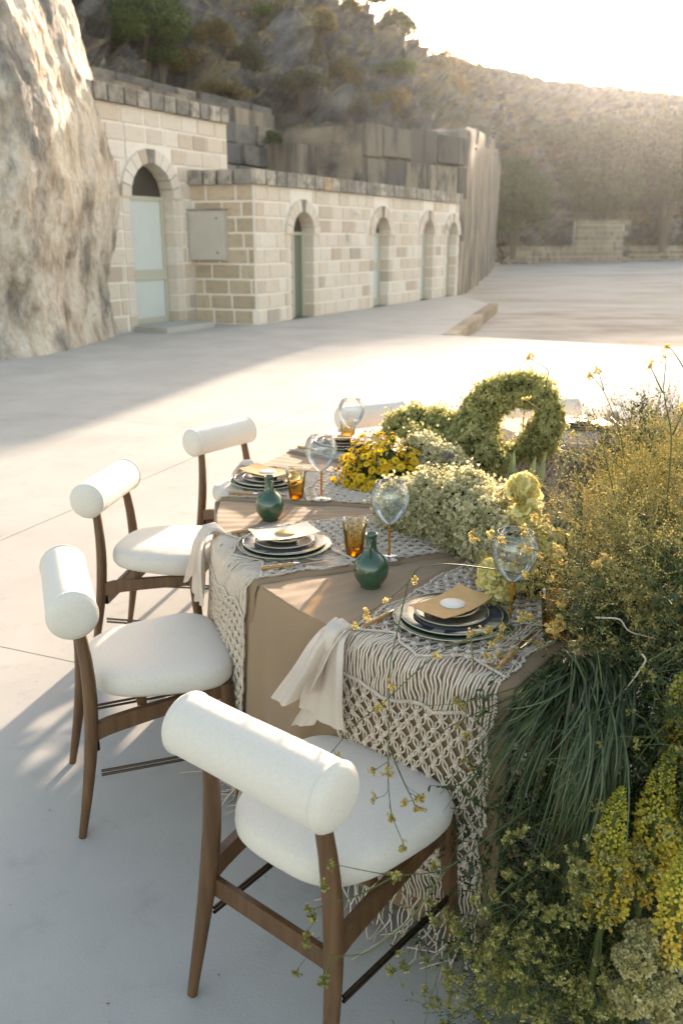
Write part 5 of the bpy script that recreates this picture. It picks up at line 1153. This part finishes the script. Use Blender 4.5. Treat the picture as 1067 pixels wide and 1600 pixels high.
# brown grass clump
r = np.random.default_rng(91)
def grass_clump(label, base, n, L, spread, m, seed):
    r = np.random.default_rng(seed); t = thing('grass_clump', label, 'grass', base); mb = MB(); a = r.uniform(0, 6.28, n); q = r.uniform(0, 1, n) ** .6 * spread; l = L * r.uniform(.5, 1.05, n)
    dx, dy = np.cos(a) * q, np.sin(a) * q; P = np.zeros((n, 8, 3)); k = np.linspace(0, 1, 8); j = r.normal(0, .05, (n, 2))
    P[:, :, 0] = (j[:, 0:1] + dx[:, None] * k ** 1.5); P[:, :, 1] = j[:, 1:2] + dy[:, None] * k ** 1.5; P[:, :, 2] = l[:, None] * k - .12 * (q * l)[:, None] * k ** 3
    tubes(mb, P, np.linspace(.0012, .0004, 8), 3, r.random(n)); tp = P[:, 4:].reshape(-1, 3); tp = np.concatenate([tp + r.normal(0, .006, tp.shape) for _ in range(3)]); inst(mb, BUD, tp, frames(r.normal(0, .4, tp.shape) + [0, 0, 1]), .0055 * r.uniform(.4, 1.3, len(tp)), r.random(len(tp)))
    o = mb.build('blades', m, t, smooth=False); o['kind'] = 'stuff'
grass_clump('feathery brown grass clump at the far right end of the ring', (1.42, 3.85, .30), 700, .80, .30, 'brown_grass', 92)
grass_clump('second brown grass clump cut by the right edge', (1.72, 3.7, .30), 500, .78, .30, 'brown_grass', 93)
P, D = vol(170, (1.15, 3.3, .55), (1.7, 3.95, .78), 94, out=(0, -.2, 1)); plant('foliage_clump', 'dark bushy plant at the foot of the brown grass', 'plant', (1.4, 3.6, .4), P, D, SPR, 1.1, ['green_stem', 'leaf_deep'], 95)
# long steel green grass hanging off the table end
def hanging(label, root, tgt, n, seed):
    r = np.random.default_rng(seed); t = thing('hanging_grass', label, 'grass', tuple(root), 0, 'long grass hanging off the table end'); mb = MB(); R0 = np.array(root); K = 14; k = np.linspace(0, 1, K)
    for i in range(n):
        e = at_y(*(np.array(tgt[0]) + r.normal(0, 1, 3) * np.array(tgt[1]))) - R0; b = r.normal(0, .022, 3) * [1, 1, .4]; c1 = b + (e - b) * [.28, .5, 0] + [r.normal(0, .025), -.05 + r.normal(0, .02), .05 + r.normal(0, .025)]; c2 = b + (e - b) * [.72, .9, .35] + [r.normal(0, .02), -.05, 0.02]
        q = k[:, None]; C = (1 - q) ** 3 * b + 3 * q * (1 - q) ** 2 * c1 + 3 * q * q * (1 - q) * c2 + q ** 3 * e; w_ = .0017 * (1 - k ** 2.2) + .0003; tg = norm(np.gradient(C, axis=0)); s = norm(np.cross(tg, norm(np.array([r.normal(0, .6), -1, r.normal(0, .4)]))[None])); nn = np.cross(tg, s)
        grid(mb, np.stack([C - s * w_[:, None], C + nn * (w_ * .45)[:, None], C + s * w_[:, None]], 1), r.random())
    o = mb.build('blades', 'blue_grass', t); o['kind'] = 'stuff'
hanging('left bundle of long blue green grass sweeping down over the front chair seat', at_y(888, 1040, 1.78), ((778, 1225, 1.60), (40, 62, .04)), 170, 1)
hanging('right bundle of long blue green grass hanging straight down from the table end', at_y(925, 1035, 1.76), ((895, 1330, 1.50), (30, 70, .04)), 210, 2)
hanging('thin outer bundle of blue green grass right of the other two', at_y(950, 1050, 1.78), ((925, 1180, 1.55), (22, 60, .03)), 80, 3)
# yellow foxtail spikes
def foxtail(label, tip, bot, wd, seed):
    r = np.random.default_rng(seed); p1, p0 = at_y(*tip), at_y(*bot); t = thing('foxtail_lily', label, 'flower', (p0[0], p0[1] + .05, 0), 0, 'yellow foxtail spikes'); b = np.array([p0[0], p0[1] + .05, 0]); d = p1 - p0; L = np.linalg.norm(d)
    n = 260; k = np.linspace(0, 1, n) ** .9; a = np.arange(n) * 2.39996 + r.normal(0, .15, n); prof = wd * np.interp(k, [0, .1, .45, .75, .92, 1], [.70, 1, .92, .60, .30, .06]); c = p0 - b + d * k[:, None] + np.stack([.006 * np.sin(k * 7), 0 * k, 0 * k], 1)
    dr = np.stack([np.cos(a), np.sin(a), .35 + .5 * k], 1); P = c + norm(dr) * (prof * r.uniform(.75, 1.05, n))[:, None]; mb = MB(); sz = np.interp(k, [0, .5, 1], [.0140, .0118, .0052]) * r.uniform(.8, 1.2, n)
    cup = mk(*petals(3, .7, .9, 1.6, .3, .1, 7)); inst(mb, cup, P, frames(norm(dr)), sz * .8, np.clip(1 - k * .75 + r.normal(0, .18, n), 0, 1)); inst(mb, BUD, P - norm(dr) * sz[:, None] * .2, frames(norm(dr)), sz * .8, np.clip(1 - k * .8 + r.normal(0, .18, n), 0, 1))
    tubes(mb, np.stack([c, P], 1), .0006, 3, .1); o = mb.build('florets', 'spike_floret', t, smooth=False); o['kind'] = 'stuff'
    mb = MB(); tubes(mb, [np.concatenate([[[0, 0, 0]], c[::60], c[-1:]])], np.linspace(.007, .003, len(c[::60]) + 2), 8, .9); mb.build('stem', 'green_stem', t)
foxtail('yellow foxtail spike standing clear at left of the group', (968, 1232, 1.45), (940, 1440, 1.40), .040, 1)
foxtail('tallest yellow foxtail spike behind the left one', (1048, 1168, 1.50), (1000, 1405, 1.46), .043, 2)
foxtail('lowest yellow foxtail spike cut by the right edge', (1078, 1320, 1.33), (1046, 1500, 1.32), .042, 3)
foxtail('highest yellow foxtail spike at the right edge of the photo', (1072, 1045, 1.66), (1052, 1190, 1.62), .034, 4)
foxtail('yellow foxtail spike between the tallest and the lowest', (1075, 1210, 1.56), (1050, 1400, 1.5), .034, 5)
# wiry flowering stems that arch over the setting
def stems(label, lines, r0, umb, m, seed, name='wiry_stem', group='wiry flowering stems', um='gold_floret', us=.03):
    r = np.random.default_rng(seed); b = at_y(*lines[0][0]); t = thing(name, label, 'plant', tuple(b), 0, group); mb = MB(); fm = MB()
    for ln in lines:
        P = np.array([at_y(*q) for q in ln]) - b; n = 6 * (len(P) - 1) + 1; kk = np.linspace(0, len(P) - 1, n); C = np.stack([np.interp(kk, np.arange(len(P)), P[:, i]) for i in range(3)], 1)
        for _ in range(3): C[1:-1] = (C[:-2] + 2 * C[1:-1] + C[2:]) / 4
        tubes(mb, [C], np.linspace(r0, r0 * .45, n), 6, r.random(), cap=False)
        for q in range(umb):   # side sprigs along the last part
            i = r.integers(n // 3, n) if q else n - 1; o = C[i]; d = norm(C[min(i + 1, n - 1)] - C[max(i - 1, 0)]); d = d if q == 0 else norm(d + r.normal(0, .9, 3)); e = o + d * (0 if q == 0 else r.uniform(.015, .045)); 
            if q: tubes(mb, [[o, (o + e) / 2 + r.normal(0, .003, 3), e]], .0007, 4, .5)
            nr = r.integers(5, 10)
            for _ in range(nr):
                f = e + norm(d + r.normal(0, .55, 3)) * us * r.uniform(.4, 1); tubes(mb, [[e, (e + f) / 2, f]], .0004, 3, .7); g = f + r.normal(0, us * .09, (6, 3)); inst(fm, TINY, g, frames(r.normal(0, .5, g.shape) + d), .0038 * r.uniform(.6, 1.3, 6), r.random(6))
    o = mb.build('stem', m, t); 
    if umb: o = fm.build('florets', um, t, smooth=False); o['kind'] = 'stuff'
stems('thick green stem arching from the golden sprays across the nearest plates', [[(880, 958, 1.95), (782, 978, 1.86), (735, 996, 1.80), (676, 1026, 1.74), (629, 1069, 1.70), (597, 1100, 1.68), (554, 1132, 1.66), (515, 1179, 1.64)], [(735, 996, 1.80), (740, 1040, 1.76), (728, 1100, 1.70), (726, 1180, 1.64)]], .0021, 5, 'green_stem', 1, us=.018)
stems('long green stem bent over the tablecloth next to the dark bottle', [[(900, 930, 2.1), (800, 893, 2.06), (700, 880, 2.0), (652, 886, 1.98), (637, 912, 1.94), (600, 942, 1.90), (577, 957, 1.88)], [(637, 912, 1.94), (622, 980, 1.84), (608, 1040, 1.76), (607, 1155, 1.63), (606, 1226, 1.56), (611, 1273, 1.54), (630, 1318, 1.50)], [(607, 1165, 1.62), (630, 1221, 1.57), (648, 1257, 1.55)]], .0019, 5, 'green_stem', 2, us=.016)
stems('slim stem with pale buds crossing the front chair seat and leg', [[(830, 1260, 1.50), (760, 1310, 1.42), (695, 1362, 1.36), (616, 1369, 1.30), (567, 1360, 1.27), (525, 1351, 1.25)], [(695, 1362, 1.36), (640, 1438, 1.34), (577, 1491, 1.30), (520, 1495, 1.26), (482, 1480, 1.22)], [(616, 1369, 1.30), (560, 1400, 1.27), (520, 1410, 1.25), (492, 1420, 1.24)]], .0016, 4, 'green_stem', 3, um='dim_floret', us=.015)
stems('trailing stems hanging over the floor right of the front chair', [[(800, 1380, 1.45), (740, 1440, 1.40), (690, 1500, 1.36), (670, 1570, 1.33), (655, 1640, 1.30)], [(780, 1330, 1.5), (755, 1400, 1.42), (760, 1480, 1.38), (735, 1560, 1.34)], [(840, 1400, 1.4), (770, 1470, 1.36), (700, 1480, 1.33), (640, 1510, 1.3)], [(800, 1500, 1.35), (760, 1560, 1.32), (745, 1620, 1.3)]], .0015, 7, 'green_stem', 4, um='dim_floret', us=.018)
stems('tall bare flower stalk rising left of the far plates', [[(910, 800, 2.3), (901, 740, 2.3), (883, 693, 2.3), (850, 645, 2.3), (825, 628, 2.28)], [(850, 645, 2.3), (852, 600, 2.3), (858, 578, 2.3), (832, 563, 2.3)]], .0020, 1, 'green_stem', 5, us=.022)
stems('flower stalk topped by a small umbel in front of the far plates', [[(908, 800, 2.35), (904, 720, 2.35), (899, 662, 2.35)]], .0018, 1, 'green_stem', 6, um='pink_floret', us=.030)
stems('tall forked stalk in front of the brown grass', [[(985, 800, 2.3), (976, 734, 2.3), (969, 676, 2.3), (943, 610, 2.3), (928, 592, 2.3)], [(943, 610, 2.3), (936, 585, 2.3)]], .0020, 1, 'green_stem', 7, us=.020)
stems('thickest tall stalk near the right edge with two forks', [[(1035, 980, 2.1), (1040, 800, 2.15), (1050, 680, 2.2), (1035, 614, 2.2), (1040, 563, 2.2)], [(1035, 614, 2.2), (1017, 576, 2.2)], [(1050, 680, 2.2), (1066, 645, 2.2)], [(1075, 590, 2.3), (1062, 565, 2.3), (1048, 545, 2.3)]], .0026, 1, 'green_stem', 8, us=.024)
stems('short leaning stalk between the golden sprays', [[(975, 735, 2.25), (945, 710, 2.25), (900, 685, 2.25)], [(965, 800, 2.2), (940, 690, 2.3), (936, 668, 2.3)]], .0017, 1, 'green_stem', 9, us=.020)
stems('pale dry twig bent over the dark foliage', [[(930, 965, 1.8), (969, 966, 1.78), (980, 987, 1.76), (1024, 998, 1.74)], [(1002, 1022, 1.66), (1010, 1031, 1.65), (990, 1060, 1.64), (971, 1084, 1.63)]], .0026, 0, 'twig', 10, 'dry_twig', None)
stems('brown branching twigs over the buried wine glass', [[(900, 1000, 2.0), (840, 940, 1.98), (815, 900, 1.97), (832, 875, 1.97), (818, 840, 1.98)], [(905, 960, 2.0), (868, 890, 2.0), (868, 835, 2.0), (895, 826, 2.0)], [(868, 835, 2.0), (838, 810, 2.0)], [(860, 870, 2.0), (800, 845, 1.98), (745, 843, 1.98)]], .0017, 4, 'gold_stem', 11, us=.014)
r = np.random.default_rng(33); L_ = []
for _ in range(26): x, y = r.uniform(820, 1060), r.uniform(880, 1180); Y = 1.95 - (y - 900) * .0009; L_.append([(x, y, Y), (x + r.normal(-25, 30), y + r.normal(-10, 30), Y - .03), (x + r.normal(-50, 50), y + r.normal(0, 50), Y - .06)])
stems('tangle of fine rusty stems over the upper part of the arrangement', L_, .0012, 4, 'gold_stem', 12, us=.018)
r = np.random.default_rng(34); L_ = []
for _ in range(30): x, y = r.uniform(760, 1000), r.uniform(1380, 1600); Y = 1.42 - (y - 1400) * .0006; L_.append([(x, y, Y), (x + r.normal(-15, 25), y + r.normal(-30, 20), Y - .03), (x + r.normal(-35, 40), y + r.normal(-40, 40), Y - .05)])
stems('thin stems with small yellow green flowers low at the bottom right', L_, .0011, 5, 'green_stem', 13, um='dim_floret', us=.020)

# ------------------------------------------------------------------ litter on the paving
r = np.random.default_rng(55); n = 260; P = np.stack([r.uniform(-2.2, 1.0, n), r.uniform(1.2, 7, n), np.full(n, .004)], 1); mb = MB(); inst(mb, LEAFT, P, frames(r.normal(0, .25, (n, 3)) + [0, 0, 1]), r.uniform(.004, .013, n), r.random(n)); o = mb.build('fallen_petals', 'dry_leaf', smooth=False); tag(o, 'scattered dry petals and bits of leaf on the pale paving', kind='stuff')
# ------------------------------------------------------------------ air
mb = MB(); box(mb, (30, 60, 11.0), (260, 190, 26.0)); hz = mb.build('haze', [], smooth=False); hz['kind'] = 'stuff'
m = bpy.data.materials.new('air'); m.use_nodes = True; t_ = m.node_tree; t_.nodes.remove(t_.nodes['Principled BSDF']); pv = t_.nodes.new('ShaderNodeVolumePrincipled')
pv.inputs['Color'].default_value = (.93, .95, 1, 1); pv.inputs['Density'].default_value = .00018; pv.inputs['Anisotropy'].default_value = .8
t_.links.new(pv.outputs[0], t_.nodes['Material Output'].inputs['Volume']); hz.data.materials.append(m)
